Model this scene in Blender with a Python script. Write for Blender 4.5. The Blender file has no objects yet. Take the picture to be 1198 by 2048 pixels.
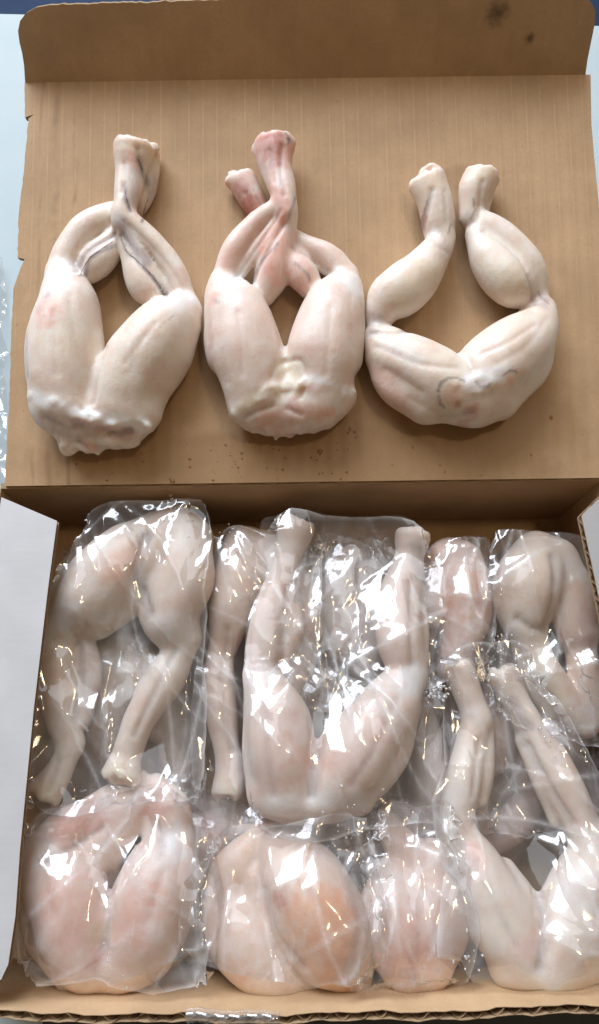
import bpy, bmesh, math
import numpy as np
from mathutils import Vector, Matrix
from mathutils.bvhtree import BVHTree
from mathutils.geometry import delaunay_2d_cdt

rng = np.random.default_rng(7)
SC = bpy.context.scene
COL = SC.collection
R = math.radians

# ------------------------------------------------------------------ camera
F = 1300.0                       # focal length in photo pixels (1198 x 2048)
PITCH, ROLL = R(19.5), R(-0.8)
W, DBOX, DLID, RIM = 0.300, 0.2186, 0.2153, 0.064
CM = np.array((Matrix.Rotation(PITCH, 3, 'X') @ Matrix.Rotation(ROLL, 3, 'Z')))
HINGE = np.array([0.0, 0.0, RIM])
def cam_ray(px, py):
    return CM @ np.array([(px - 599.0) / F, (1024.0 - py) / F, -1.0])
CPOS = HINGE - cam_ray(608, 967) * 0.3264
cd = bpy.data.cameras.new('camera'); cam = bpy.data.objects.new('camera', cd); COL.objects.link(cam)
cd.sensor_fit = 'VERTICAL'; cd.sensor_height = 36.0; cd.lens = 36.0 * F / 2048.0
cd.clip_start = 0.01; cd.clip_end = 50
m4 = Matrix(CM.tolist()).to_4x4(); m4.translation = Vector(CPOS); cam.matrix_world = m4
SC.camera = cam

# ------------------------------------------------------------------ light
world = bpy.data.worlds.new('World'); SC.world = world; world.use_nodes = True
bg = world.node_tree.nodes['Background']
bg.inputs[0].default_value = (1.0, 0.74, 0.44, 1); bg.inputs[1].default_value = 0.11

def area(name, loc, target, sx, sy, power, color):
    l = bpy.data.lights.new(name, 'AREA'); l.shape = 'RECTANGLE'; l.size = sx; l.size_y = sy
    l.energy = power; l.color = color
    o = bpy.data.objects.new(name, l); COL.objects.link(o); o.location = loc
    d = Vector(target) - Vector(loc); o.rotation_euler = d.to_track_quat('-Z', 'Y').to_euler()
    return o
area('window_light', (-0.85, 1.85, 1.70), (0, -0.03, 0.05), 2.0, 1.5, 80, (0.83, 0.905, 1.0))
area('ceiling_bounce_fill', (0.1, 1.55, 2.2), (0, 1.0, 0), 2.6, 2.2, 17, (0.90, 0.94, 1.0))  # added fill panel for ceiling bounce, set back so the tuck flap stays dark
area('ceiling_lamp_light', (0.60, 0.10, 1.8), (0, -0.1, 0.05), 0.18, 0.18, 2.6, (1.0, 0.76, 0.46))

vs = SC.view_settings
vs.view_transform = 'Standard'; vs.look = 'None'; vs.exposure = 0.40; vs.gamma = 1.0; vs.use_curve_mapping = False
SC.render.engine = 'CYCLES'
SC.cycles.use_denoising = True
SC.cycles.transparent_max_bounces = 22
SC.cycles.max_bounces = 6; SC.cycles.diffuse_bounces = 3; SC.cycles.glossy_bounces = 3
SC.cycles.use_adaptive_sampling = True; SC.cycles.adaptive_threshold = 0.02
SC.cycles.caustics_reflective = False; SC.cycles.caustics_refractive = False
SC.cycles.sample_clamp_indirect = 6.0

# ------------------------------------------------------------------ frames
class Frame:
    def __init__(s, O, U, V):
        s.O = np.array(O, float); s.U = np.array(U, float); s.V = np.array(V, float); s.N = np.cross(s.U, s.V)
        s.M = np.stack([s.U, s.V, s.N], 1)
    def w(s, P):
        return np.asarray(P) @ s.M.T + s.O
    def px(s, x, y, h=0.0):                      # point at height h above this plane that stands at a photo pixel
        d = cam_ray(x, y); t = (h - (CPOS - s.O) @ s.N) / (d @ s.N)
        p = CPOS + d * t - s.O
        return np.array([p @ s.U, p @ s.V, h]), t / 1.0
    def mat(s):
        m = Matrix(s.M.tolist()).to_4x4(); m.translation = Vector(s.O); return m
TILT = R(14.5)
LID = Frame(HINGE, (1, 0, 0), (0, math.cos(TILT), math.sin(TILT)))
BOX = Frame((0, 0, 0), (1, 0, 0), (0, 1, 0))

# ------------------------------------------------------------------ noise
_lat = np.random.default_rng(3).random((32, 32, 32))
def vnoise(P, freq, seed=0):
    q = np.asarray(P) * freq + seed * 7.31
    i = np.floor(q).astype(int); f = q - i; f = f * f * (3 - 2 * f); i &= 31; j = (i + 1) & 31
    x, y, z = f[..., 0], f[..., 1], f[..., 2]
    def L(a, b, c): return _lat[a, b, c]
    c00 = L(i[..., 0], i[..., 1], i[..., 2]) * (1 - x) + L(j[..., 0], i[..., 1], i[..., 2]) * x
    c10 = L(i[..., 0], j[..., 1], i[..., 2]) * (1 - x) + L(j[..., 0], j[..., 1], i[..., 2]) * x
    c01 = L(i[..., 0], i[..., 1], j[..., 2]) * (1 - x) + L(j[..., 0], i[..., 1], j[..., 2]) * x
    c11 = L(i[..., 0], j[..., 1], j[..., 2]) * (1 - x) + L(j[..., 0], j[..., 1], j[..., 2]) * x
    return ((c00 * (1 - y) + c10 * y) * (1 - z) + (c01 * (1 - y) + c11 * y) * z) * 2 - 1

# ------------------------------------------------------------------ materials
class NT:
    def __init__(s, name):
        s.m = bpy.data.materials.new(name); s.m.use_nodes = True; s.t = s.m.node_tree; s.t.nodes.clear()
        s.out = s.n('ShaderNodeOutputMaterial')
    def n(s, typ, **kw):
        nd = s.t.nodes.new(typ)
        for k, v in kw.items(): setattr(nd, k, v)
        return nd
    def l(s, a, b): s.t.links.new(a, b)
    def val(s, sock, v):
        if isinstance(v, bpy.types.NodeSocket): s.l(v, sock)
        else: sock.default_value = v
    def math(s, op, a, b=0.0, c=None, clamp=False):
        nd = s.n('ShaderNodeMath', operation=op, use_clamp=clamp); s.val(nd.inputs[0], a); s.val(nd.inputs[1], b)
        if c is not None: s.val(nd.inputs[2], c)
        return nd.outputs[0]
    def mix(s, f, a, b, blend='MIX'):
        nd = s.n('ShaderNodeMix', data_type='RGBA', blend_type=blend); s.val(nd.inputs[0], f)
        s.val(nd.inputs[6], a); s.val(nd.inputs[7], b); return nd.outputs[2]
    def noise(s, vec, scale, detail=3, rough=0.55, dist=0.0):
        nd = s.n('ShaderNodeTexNoise'); s.val(nd.inputs['Scale'], scale); nd.inputs['Detail'].default_value = detail
        nd.inputs['Roughness'].default_value = rough; nd.inputs['Distortion'].default_value = dist
        if vec is not None: s.l(vec, nd.inputs['Vector'])
        return nd.outputs['Fac']
    def ramp(s, f, a, b):
        nd = s.n('ShaderNodeMapRange', interpolation_type='SMOOTHSTEP'); s.val(nd.inputs[0], f)
        nd.inputs[1].default_value = a; nd.inputs[2].default_value = b; return nd.outputs[0]
    def obj(s): return s.n('ShaderNodeTexCoord').outputs['Object']
    def scale(s, vec, sc):
        nd = s.n('ShaderNodeMapping'); s.l(vec, nd.inputs[0]); nd.inputs['Scale'].default_value = sc; return nd.outputs[0]
    def bump(s, h, strength, dist, normal=None):
        nd = s.n('ShaderNodeBump'); nd.inputs['Strength'].default_value = strength; nd.inputs['Distance'].default_value = dist
        s.l(h, nd.inputs['Height'])
        if normal is not None: s.l(normal, nd.inputs['Normal'])
        return nd.outputs[0]
    def pbr(s, color, rough, normal=None, **kw):
        b = s.n('ShaderNodeBsdfPrincipled'); s.val(b.inputs['Base Color'], color); s.val(b.inputs['Roughness'], rough)
        if normal is not None: s.l(normal, b.inputs['Normal'])
        for k, v in kw.items(): s.val(b.inputs[k.replace('_', ' ')], v)
        s.l(b.outputs[0], s.out.inputs[0]); return b

FLUTE = 0.00743
def mat_kraft(name, base=(0.50, 0.326, 0.183, 1), flutes=True, stains=(), dark_patches=(), creases=()):
    t = NT(name); o = t.obj()
    fib = t.noise(t.scale(o, (900, 500, 900)), 1.0, 4, 0.65)
    blot = t.noise(o, 26, 4, 0.6)
    fine = t.noise(o, 1400, 2, 0.6)
    speck = t.ramp(t.noise(o, 420, 2, 0.5), 0.70, 0.76)
    dark = tuple(c * 0.90 for c in base[:3]) + (1,)
    lite = (min(1, base[0] * 1.12), min(1, base[1] * 1.13), min(1, base[2] * 1.16), 1)
    c = t.mix(t.ramp(blot, 0.30, 0.72), dark, lite)
    c = t.mix(t.math('MULTIPLY', t.ramp(fib, 0.40, 0.75), 0.20), c, (base[0] * 0.62, base[1] * 0.6, base[2] * 0.55, 1))
    c = t.mix(t.math('MULTIPLY', speck, 0.45), c, (base[0] * 0.45, base[1] * 0.4, base[2] * 0.35, 1))
    sep = t.n('ShaderNodeSeparateXYZ'); t.l(o, sep.inputs[0])
    h = t.math('MULTIPLY', fine, 0.25)
    if flutes:
        ph = t.math('MULTIPLY', sep.outputs[0], 1 / FLUTE)
        fr = t.math('FRACT', t.math('ADD', ph, 100.3))
        tri = t.math('ABSOLUTE', t.math('SUBTRACT', fr, 0.5))
        line = t.ramp(tri, 0.09, 0.0)
        breakup = t.ramp(t.noise(t.scale(o, (160, 40, 1)), 1.0, 3, 0.6), 0.30, 0.62)
        top = t.ramp(sep.outputs[1], 0.02, 0.19)
        f = t.math('MULTIPLY', t.math('MULTIPLY', line, breakup), t.math('MULTIPLY', top, 0.42))
        c = t.mix(f, c, (base[0] * 1.45, base[1] * 1.5, base[2] * 1.6, 1))
        h = t.math('ADD', h, t.math('MULTIPLY', t.math('COSINE', t.math('MULTIPLY', ph, 2 * math.pi)), 0.32))
    for (u0, wd_, st_) in creases:
        wob = t.math('ADD', sep.outputs[0], t.math('MULTIPLY', t.math('SUBTRACT', t.noise(t.scale(o, (3, 14, 3)), 1.0, 3, 0.5), 0.5), 0.010))
        dd = t.math('ABSOLUTE', t.math('SUBTRACT', wob, u0))
        k_ = t.math('MULTIPLY', t.ramp(dd, wd_, 0.0), t.ramp(t.noise(t.scale(o, (20, 26, 20)), 1.0, 3, 0.6), 0.38, 0.62))
        c = t.mix(t.math('MULTIPLY', k_, st_), c, (base[0] * 0.55, base[1] * 0.5, base[2] * 0.45, 1)); h = t.math('SUBTRACT', h, t.math('MULTIPLY', k_, 0.9))
    scf = t.math('MULTIPLY', t.ramp(t.noise(o, 60, 6, 0.7, 0.6), 0.60, 0.72), 0.30)
    c = t.mix(scf, c, (base[0] * 1.25, base[1] * 1.27, base[2] * 1.3, 1))
    for (x, y, r, s) in stains:
        vm = t.n('ShaderNodeVectorMath', operation='DISTANCE'); t.l(o, vm.inputs[0]); vm.inputs[1].default_value = (x, y, 0)
        dd = t.math('ADD', vm.outputs['Value'], t.math('MULTIPLY', t.math('SUBTRACT', t.noise(o, 190, 4, 0.65), 0.5), r * 1.7))
        c = t.mix(t.math('MULTIPLY', t.ramp(dd, r * 1.15, 0.0), s), c, (0.11, 0.068, 0.038, 1))
    rough = 0.78
    if dark_patches:  # darker, smoother patches, mostly along the hinge and below the legs
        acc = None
        for (x, y, rx, ry) in dark_patches:
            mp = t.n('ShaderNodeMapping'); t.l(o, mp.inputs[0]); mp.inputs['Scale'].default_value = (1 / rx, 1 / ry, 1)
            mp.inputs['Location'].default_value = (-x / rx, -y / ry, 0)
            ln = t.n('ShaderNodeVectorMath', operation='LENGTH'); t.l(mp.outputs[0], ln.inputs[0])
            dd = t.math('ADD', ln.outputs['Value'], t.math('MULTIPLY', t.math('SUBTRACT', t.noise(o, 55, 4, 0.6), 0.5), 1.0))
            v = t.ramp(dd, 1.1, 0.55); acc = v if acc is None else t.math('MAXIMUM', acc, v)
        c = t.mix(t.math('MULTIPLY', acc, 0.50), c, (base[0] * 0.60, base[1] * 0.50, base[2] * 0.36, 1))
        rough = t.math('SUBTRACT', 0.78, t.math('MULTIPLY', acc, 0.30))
    t.pbr(c, rough, t.bump(h, 0.35, 0.0008))
    return t.m
def mat_white_board():
    t = NT('white_coated_board'); o = t.obj()
    c = t.mix(t.ramp(t.noise(o, 40, 4, 0.6), 0.35, 0.7), (0.50, 0.50, 0.515, 1), (0.54, 0.54, 0.555, 1))
    t.pbr(c, 0.55, t.bump(t.noise(t.scale(o, (60, 300, 60)), 1.0, 3), 0.12, 0.0006)); return t.m
def mat_edge():
    t = NT('cut_board_edge'); o = t.obj()
    c = t.mix(t.noise(o, 700, 3), (0.22, 0.13, 0.065, 1), (0.48, 0.35, 0.22, 1))
    t.pbr(c, 0.9, t.bump(t.noise(o, 1100, 2), 0.5, 0.0005)); return t.m
def mat_table():
    t = NT('pale_blue_table'); o = t.obj()
    c = t.mix(t.ramp(t.noise(o, 7, 4, 0.6), 0.3, 0.7), (0.42, 0.50, 0.53, 1), (0.46, 0.53, 0.56, 1))
    t.pbr(c, t.math('ADD', 0.55, t.math('MULTIPLY', t.noise(o, 30, 3), 0.15)), None).inputs['Specular IOR Level'].default_value = 0.2; return t.m
def mat_plain(name, c, rough=0.6, var=0.2):
    t = NT(name); o = t.obj()
    col = t.mix(t.noise(o, 60, 4), tuple(v * (1 - var) for v in c) + (1,), tuple(v * (1 + var) for v in c) + (1,))
    t.pbr(col, rough, t.bump(t.noise(o, 500, 3), 0.15, 0.0005)); return t.m
def mat_meat():
    t = NT('raw_frog_flesh'); o = t.obj()
    a = t.n('ShaderNodeVertexColor', layer_name='Col').outputs['Color']
    streak = t.noise(t.scale(o, (260, 60, 260)), 1.0, 4, 0.6, 0.4)
    blot = t.noise(o, 75, 4, 0.62)
    c = t.mix(t.math('MULTIPLY', t.ramp(blot, 0.46, 0.68), 0.30), a, (0.86, 0.60, 0.52, 1), 'MULTIPLY')
    memb = t.ramp(t.noise(o, 42, 6, 0.68, 0.8), 0.46, 0.68)
    c = t.mix(t.math('MULTIPLY', memb, 0.38), c, (0.88, 0.85, 0.83, 1))
    spot = t.ramp(t.noise(o, 210, 3, 0.7, 0.5), 0.66, 0.73)
    c = t.mix(t.math('MULTIPLY', spot, 0.20), c, (0.62, 0.42, 0.38, 1))
    c = t.mix(t.math('MULTIPLY', t.ramp(streak, 0.52, 0.78), 0.35), c, (0.86, 0.83, 0.80, 1))
    frost = t.ramp(t.noise(o, 950, 3, 0.7), 0.66, 0.74)
    frostm = t.ramp(t.noise(o, 48, 3, 0.6), 0.50, 0.68)
    c = t.mix(t.math('MULTIPLY', t.math('MULTIPLY', frost, frostm), 0.5), c, (0.92, 0.92, 0.92, 1))
    h = t.math('ADD', t.math('MULTIPLY', t.noise(o, 330, 4, 0.65), 0.5), t.math('MULTIPLY', t.noise(o, 1300, 2, 0.6), 0.30))
    h = t.math('ADD', h, t.math('MULTIPLY', streak, 0.6))
    rough = t.math('ADD', 0.30, t.math('MULTIPLY', t.noise(o, 160, 4, 0.6), 0.36))
    b = t.pbr(c, rough, t.bump(h, 0.30, 0.0012))
    b.inputs['Subsurface Weight'].default_value = 0.5
    b.inputs['Subsurface Radius'].default_value = (1.0, 0.45, 0.28)
    b.inputs['Subsurface Scale'].default_value = 0.008
    b.inputs['Coat Weight'].default_value = 0.14; b.inputs['Coat Roughness'].default_value = 0.20
    return t.m
def mat_film(name, tint=(0.965, 0.962, 0.968, 1), refl=1.0, rough=0.095, extra=0.0):
    t = NT(name)
    hz = t.math('ADD', t.n('ShaderNodeAttribute', attribute_name='haze').outputs['Fac'], extra)
    lw = t.n('ShaderNodeLayerWeight'); lw.inputs['Blend'].default_value = 0.5
    f5 = t.math('POWER', lw.outputs['Facing'], 4.0)
    fr = t.math('MULTIPLY', t.math('ADD', 0.105, t.math('MULTIPLY', f5, 0.75)), refl, clamp=True)
    tr = t.n('ShaderNodeBsdfTransparent'); tr.inputs[0].default_value = tint
    gl = t.n('ShaderNodeBsdfGlossy'); gl.inputs['Roughness'].default_value = rough; gl.inputs[0].default_value = (1, 1, 1, 1)
    df = t.n('ShaderNodeBsdfDiffuse'); df.inputs[0].default_value = (0.90, 0.89, 0.90, 1)
    m1 = t.n('ShaderNodeMixShader'); t.l(hz, m1.inputs[0]); t.l(tr.outputs[0], m1.inputs[1]); t.l(df.outputs[0], m1.inputs[2])
    m2 = t.n('ShaderNodeMixShader'); t.l(fr, m2.inputs[0]); t.l(m1.outputs[0], m2.inputs[1]); t.l(gl.outputs[0], m2.inputs[2])
    t.l(m2.outputs[0], t.out.inputs[0]); return t.m
def mat_ice():
    return mat_film('clear_ice', refl=1.6, rough=0.12, extra=0.35)
def mat_water(): return mat_film('water_drop', tint=(0.80, 0.70, 0.55, 1), refl=0.7, rough=0.03)

# ------------------------------------------------------------------ object helpers
def link(name, me, parent=None, mats=(), smooth=False):
    o = bpy.data.objects.new(name, me); COL.objects.link(o)
    for m in mats: me.materials.append(m)
    if parent is not None: o.parent = parent
    if smooth: me.polygons.foreach_set('use_smooth', np.ones(len(me.polygons), bool))
    return o
def mesh(name, V, Fs):
    me = bpy.data.meshes.new(name)
    V = np.asarray(V, float); me.vertices.add(len(V)); me.vertices.foreach_set('co', V.ravel())
    if isinstance(Fs, np.ndarray):
        k = Fs.shape[1]; me.loops.add(Fs.size); me.loops.foreach_set('vertex_index', Fs.ravel().astype(np.int32))
        me.polygons.add(len(Fs)); me.polygons.foreach_set('loop_start', np.arange(0, Fs.size, k, dtype=np.int32))
        me.polygons.foreach_set('loop_total', np.full(len(Fs), k, np.int32)); me.update(calc_edges=True)
    else:
        bpy.data.meshes.remove(me); me = bpy.data.meshes.new(name); me.from_pydata(V.tolist(), [], Fs); me.update()
    return me
def empty(name, loc=(0, 0, 0)):
    o = bpy.data.objects.new(name, None); COL.objects.link(o); o.location = loc; o.empty_display_size = 0.01; return o
def tag(o, label=None, cat=None, group=None, kind=None):
    if label: o['label'] = label
    if cat: o['category'] = cat
    if group: o['group'] = group
    if kind: o['kind'] = kind
    return o
def prism(name, frame, outline, n0, n1, parent, mats, nsub=0):
    """flat panel: outline in the frame's plane (u,v), between heights n0 (back, mats[1]) and n1 (front, mats[0]); mats[2] edge"""
    k = len(outline)
    V = [(u, v, n1) for u, v in outline] + [(u, v, n0) for u, v in outline]
    fs = [list(range(k)), list(range(2 * k - 1, k - 1, -1))] + [[i, i + k, (i + 1) % k + k, (i + 1) % k] for i in range(k)]
    me = mesh(name, V, fs)
    bm = bmesh.new(); bm.from_mesh(me); bmesh.ops.recalc_face_normals(bm, faces=bm.faces)
    bm.to_mesh(me); bm.free()
    o = link(name, me, parent, mats)
    for i, p in enumerate(me.polygons): p.material_index = 0 if i == 0 else 1 if i == 1 else 2
    par = parent.matrix_world if parent is not None else Matrix()
    o.matrix_world = frame.mat(); return o
def fluting(name, frame, y0, y1, span, n0, n1, parent, m, axis='v', jitter=0.12, per=FLUTE, steps=8):
    """wavy paper between two liners; the wave runs along `axis`, span(t) gives the extent across it"""
    n = int((y1 - y0) / per * steps); V = []; ph = 0.0
    for i in range(n + 1):
        s = y0 + (y1 - y0) * i / n
        ph = 2 * math.pi * (s - y0) / per + 0.5 * math.sin(s * 143)
        w = math.sin(ph); w = math.copysign(abs(w) ** 0.75, w) * (1 + jitter * math.sin(s * 317))
        nn = (n0 + n1) / 2 + 0.5 * (n1 - n0) * max(-1, min(1, w)) * 0.97
        a, b = span(s)
        V += [(a, s, nn), (b, s, nn)] if axis == 'v' else [(s, a, nn), (s, b, nn)]
    fs = np.array([[2 * i, 2 * i + 1, 2 * i + 3, 2 * i + 2] for i in range(n)])
    o = link(name, mesh(name, V, fs), parent, [m], True)
    o.matrix_world = frame.mat(); return o

# ------------------------------------------------------------------ setting: table, floor
M_TABLE = mat_table(); M_WHITE = mat_white_board(); M_EDGE = mat_edge()
M_FLOOR = mat_plain('dark_blue_floor', (0.020, 0.045, 0.105), 0.5)
M_STRIP = mat_plain('dark_charcoal', (0.030, 0.033, 0.038), 0.6)
pL, _ = BOX.px(0, 28); pR, _ = BOX.px(1198, 52)
sl = (pR[1] - pL[1]) / (pR[0] - pL[0]); yb = lambda x: pL[1] + (x - pL[0]) * sl
tt = [(-0.9, -0.7), (0.9, -0.7), (0.9, yb(0.9)), (-0.9, yb(-0.9))]
tab = prism('table_top', Frame((0, 0, 0), (1, 0, 0), (0, 1, 0)), tt, -0.03, 0.0, None, [M_TABLE, M_TABLE, M_TABLE]); tag(tab, kind='structure')
fl = link('floor', mesh('floor', [(-6, -6, -0.75), (6, -6, -0.75), (6, 6, -0.75), (-6, 6, -0.75)], np.array([[0, 1, 2, 3]])), None, [M_FLOOR]); tag(fl, kind='structure')

# thin dark strip on the table in front of the carton
q = [BOX.px(88, 2020, 0.004)[0][:2], BOX.px(1300, 2020, 0.004)[0][:2]]
yf = -DBOX - 0.012
mt_ = prism('dark_strip', BOX, [(q[0][0], yf - 0.14), (0.30, yf - 0.14), (0.30, yf), (q[0][0], yf)], 0.0005, 0.004, None, [M_STRIP] * 3)
tag(mt_, 'dark charcoal strip on the table in front of the carton, along the bottom edge', 'mat')

# ------------------------------------------------------------------ carton
T = 0.003
X0, X1 = -W / 2, W / 2
carton = empty('carton_box', (0, -DBOX / 2, 0)); tag(carton, 'open corrugated carton, white outside and brown inside, lid laid back', 'box')
bpy.context.view_layer.update()
M_LID = mat_kraft('kraft_lid_liner', dark_patches=[(0.0, 0.010, 0.15, 0.022), (0.02, 0.018, 0.06, 0.018), (0.10, 0.03, 0.05, 0.03), (-0.05, 0.016, 0.05, 0.014), (-0.09, 0.035, 0.035, 0.02), (0.0, 0.036, 0.035, 0.018), (0.088, 0.045, 0.04, 0.02), (0.085, 0.16, 0.02, 0.008)], creases=[(-0.128, 0.0030, 0.6), (-0.118, 0.0018, 0.6), (-0.136, 0.0015, 0.5)])
M_KRAFT = mat_kraft('kraft_inner_liner', flutes=False)
def pt(frame, x, y, h=0.0): return tuple(frame.px(x, y, h)[0][:2])

KB = [M_KRAFT, M_WHITE, M_EDGE]
prism('bottom', BOX, [(X0, -DBOX), (X1, -DBOX), (X1, 0), (X0, 0)], 0.0006, 0.0036, carton, KB)
# side walls
WL = Frame((X0, 0, 0), (0, -1, 0), (0, 0, 1)); WR = Frame((X1, -DBOX, 0), (0, 1, 0), (0, 0, 1))
WL.N = np.array([1., 0, 0]); WL.M = np.stack([WL.U, WL.V, WL.N], 1)
for f_, u0 in ((Frame((X0 - T, 0, 0), (0, -1, 0), (0, 0, 1)), 0), (Frame((X1, -DBOX, 0), (0, 1, 0), (0, 0, 1)), 0)):
    left = f_.O[0] < 0
    o_ = prism('side_wall', f_, [(0, 0.0004), (DBOX, 0.0004), (DBOX, RIM - 0.002), (0, RIM - 0.002)], 0.0, T, carton, [M_KRAFT if f_.N[0] * (-1 if not left else 1) > 0 else M_WHITE, M_WHITE if f_.N[0] * (-1 if not left else 1) > 0 else M_KRAFT, M_EDGE])
# back wall
prism('back_wall', Frame((X0, 0, 0), (1, 0, 0), (0, 0, 1)), [(-T, 0.0004), (W + T, 0.0004), (W + T, RIM - 0.0012), (-T, RIM - 0.0012)], -T, 0.0, carton, [M_KRAFT, M_WHITE, M_EDGE])
# rounded, scuffed crease between back wall and lid
V = []; nseg = 8; nx = 60
for i in range(nx + 1):
    x = X0 + 0.001 + (W - 0.002) * i / nx
    for j in range(nseg + 1):
        a = (math.pi / 2 + TILT) * j / nseg
        r = 0.0022 * (1 + 0.12 * math.sin(i * 1.7) + 0.08 * math.sin(i * 4.1))
        V.append((x, 0.0022 - r * math.cos(a), RIM - 0.0028 + r * math.sin(a)))
fs = np.array([[i * (nseg + 1) + j, (i + 1) * (nseg + 1) + j, (i + 1) * (nseg + 1) + j + 1, i * (nseg + 1) + j + 1] for i in range(nx) for j in range(nseg)])
M_CREASE = mat_kraft('kraft_crease', base=(0.44, 0.285, 0.16, 1), flutes=False)
o = link('crease', mesh('crease', V, fs), carton, [M_CREASE], True); o.matrix_world = Matrix()

# front wall: two liners and the fluting between them, bulging outwards
fw = empty('front_wall', (0, -DBOX, 0)); fw.parent = carton; bpy.context.view_layer.update(); fw.matrix_world = Matrix.Translation((0, -DBOX, 0))
bulge = lambda x: -0.0030 * (1 - (x / (W / 2)) ** 2) + 0.0004 * math.sin(x * 90) + 0.0003 * math.sin(x * 260 + 1)
def wall_sheet(name, yoff, th, m_in, m_out, ztop):
    V = []; n = 90
    for i in range(n + 1):
        x = X0 - T + (W + 2 * T) * i / n; y = -DBOX + bulge(x) + yoff
        zt = ztop + 0.0005 * math.sin(x * 410 + yoff * 900) + 0.0004 * math.sin(x * 1130)
        V += [(x, y, 0.0004), (x, y, zt), (x, y - th, 0.0004), (x, y - th, zt)]
    fs = []
    for i in range(n):
        a, b = 4 * i, 4 * i + 4
        fs += [[a, b, b + 1, a + 1], [a + 2, a + 3, b + 3, b + 2], [a + 1, b + 1, b + 3, a + 3]]
    me = mesh(name, V, np.array(fs)); o = link(name, me, fw, [m_in, m_out, M_EDGE]); o.matrix_world = Matrix()
    me.polygons.foreach_set('material_index', np.array([0, 1, 2] * n, np.int32)); return o
bpy.context.view_layer.update()
wall_sheet('inner_liner', 0.0, 0.00035, M_KRAFT, M_EDGE, RIM)
wall_sheet('outer_liner', -0.0027, 0.0004, M_EDGE, M_WHITE, RIM - 0.0003)
V = []; n = int((W) / FLUTE * 10); jr = np.random.default_rng(5)
jit = np.interp(np.arange(n + 1), np.arange(0, n + 11, 10), jr.normal(0, 0.45, len(np.arange(0, n + 11, 10))))
for i in range(n + 1):
    x = X0 + W * i / n; w = math.sin(2 * math.pi * (x - X0) / FLUTE + jit[i]); w = math.copysign(abs(w) ** 0.7, w)
    y = -DBOX + bulge(x) - 0.00153 + 0.0011 * w
    V += [(x, y, 0.001), (x, y, RIM - 0.0004 + 0.0003 * math.sin(i * 1.3))]
M_FLUTE = mat_kraft('fluting_paper', base=(0.34, 0.22, 0.12, 1), flutes=False)
o = link('fluting', mesh('fluting', V, np.array([[2 * i, 2 * i + 2, 2 * i + 3, 2 * i + 1] for i in range(n)])), fw, [M_FLUTE], True); o.matrix_world = Matrix()

# side dust flaps folded over the contents
def dust_flap(hx, ang, corners_uv, sgn):
    """plane hinged at x = hx, raised by ang; corners (across, along) with across measured from the hinge"""
    U = np.array([-sgn * math.cos(ang), 0, math.sin(ang)]); Vv = np.array([0, 1, 0.])
    fr = Frame((hx, 0, RIM - 0.0005), U, Vv)
    if fr.N[2] < 0:
        fr = Frame((hx, 0, RIM - 0.0005), -U, Vv); corners_uv = [(-a, b) for a, b in corners_uv]
    root = empty('side_flap'); root.parent = carton; bpy.context.view_layer.update(); root.matrix_world = fr.mat(); bpy.context.view_layer.update()
    prism('outer_liner', fr, corners_uv, 0.0025, 0.0029, root, [M_WHITE, M_EDGE, M_EDGE])
    prism('inner_liner', fr, corners_uv, 0.0, 0.0004, root, [M_EDGE, M_KRAFT, M_EDGE])
    ys = [c[1] for c in corners_uv]; poly = corners_uv
    def span(s):
        xs = []
        for (a, b), (c, d) in zip(poly, poly[1:] + poly[:1]):
            if (b - s) * (d - s) <= 0 and b != d: xs.append(a + (c - a) * (s - b) / (d - b))
        return (min(xs), max(xs)) if xs else (poly[0][0], poly[0][0])
    fluting('fluting', fr, min(ys) + 1e-4, max(ys) - 1e-4, span, 0.0004, 0.0025, root, M_FLUTE)
    return fr
def flap_px(hx, ang, sgn, pxs):
    U = np.array([-sgn * math.cos(ang), 0, math.sin(ang)]); fr = Frame((hx, 0, RIM), U, (0, 1, 0))
    return [tuple(fr.px(*p)[0][:2]) for p in pxs]
aL = R(2)
c = flap_px(X0, aL, -1, [(118, 1045), (100, 1180), (72, 1420), (45, 1700), (36, 1830), (22, 1925), (8, 1955)])
dust_flap(X0, aL, [(0.0, -0.006)] + c + [(0.012, -DBOX + 0.006), (0.0, -DBOX + 0.003)], -1)
aR = R(24)
c = flap_px(X1, aR, 1, [(1155, 1036), (1176, 1135), (1198, 1240)])
wd = c[2][0]
dust_flap(X1, aR, [(0.0, -0.006), (c[0][0] - 0.001, c[0][1] + 0.0012)] + [c[0], c[1], c[2], (wd, -DBOX + 0.022), (0.0, -DBOX + 0.003)], 1)

# lid panel, with its torn left edge
left_px = [(10, 968), (14, 880), (20, 780), (22, 683), (27, 576), (38, 545), (49, 518), (35, 515), (37, 430), (42, 385), (48, 341), (52, 290), (57, 237), (68, 229), (50, 235), (49, 200), (49, 173)]
lo = [pt(LID, *p) for p in left_px]
foldL = pt(LID, 49, 170); foldR = pt(LID, 1181, 144); right = [pt(LID, 1183, 250), pt(LID, 1190, 330), pt(LID, 1200, 430)]
vf = (foldL[1] + foldR[1]) / 2
dens = []
for a, b in zip(lo[:-1], lo[1:]):
    L_ = math.dist(a, b); n_ = max(1, int(L_ / 0.0022))
    for i in range(n_):
        t_ = i / n_; dens.append((a[0] + (b[0] - a[0]) * t_ + (rng.normal(0, 0.00018) if i else 0), a[1] + (b[1] - a[1]) * t_))
outline = [(X1 + 0.001, 0.0008)] + [(p[0], p[1]) for p in right[::-1]] + [(foldR[0], vf), (foldL[0], vf)] + dens[::-1]
outline[-1] = (lo[0][0], 0.0008)
lid = prism('lid', LID, outline, -T, 0.0, carton, [M_LID, M_WHITE, M_EDGE])
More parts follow.
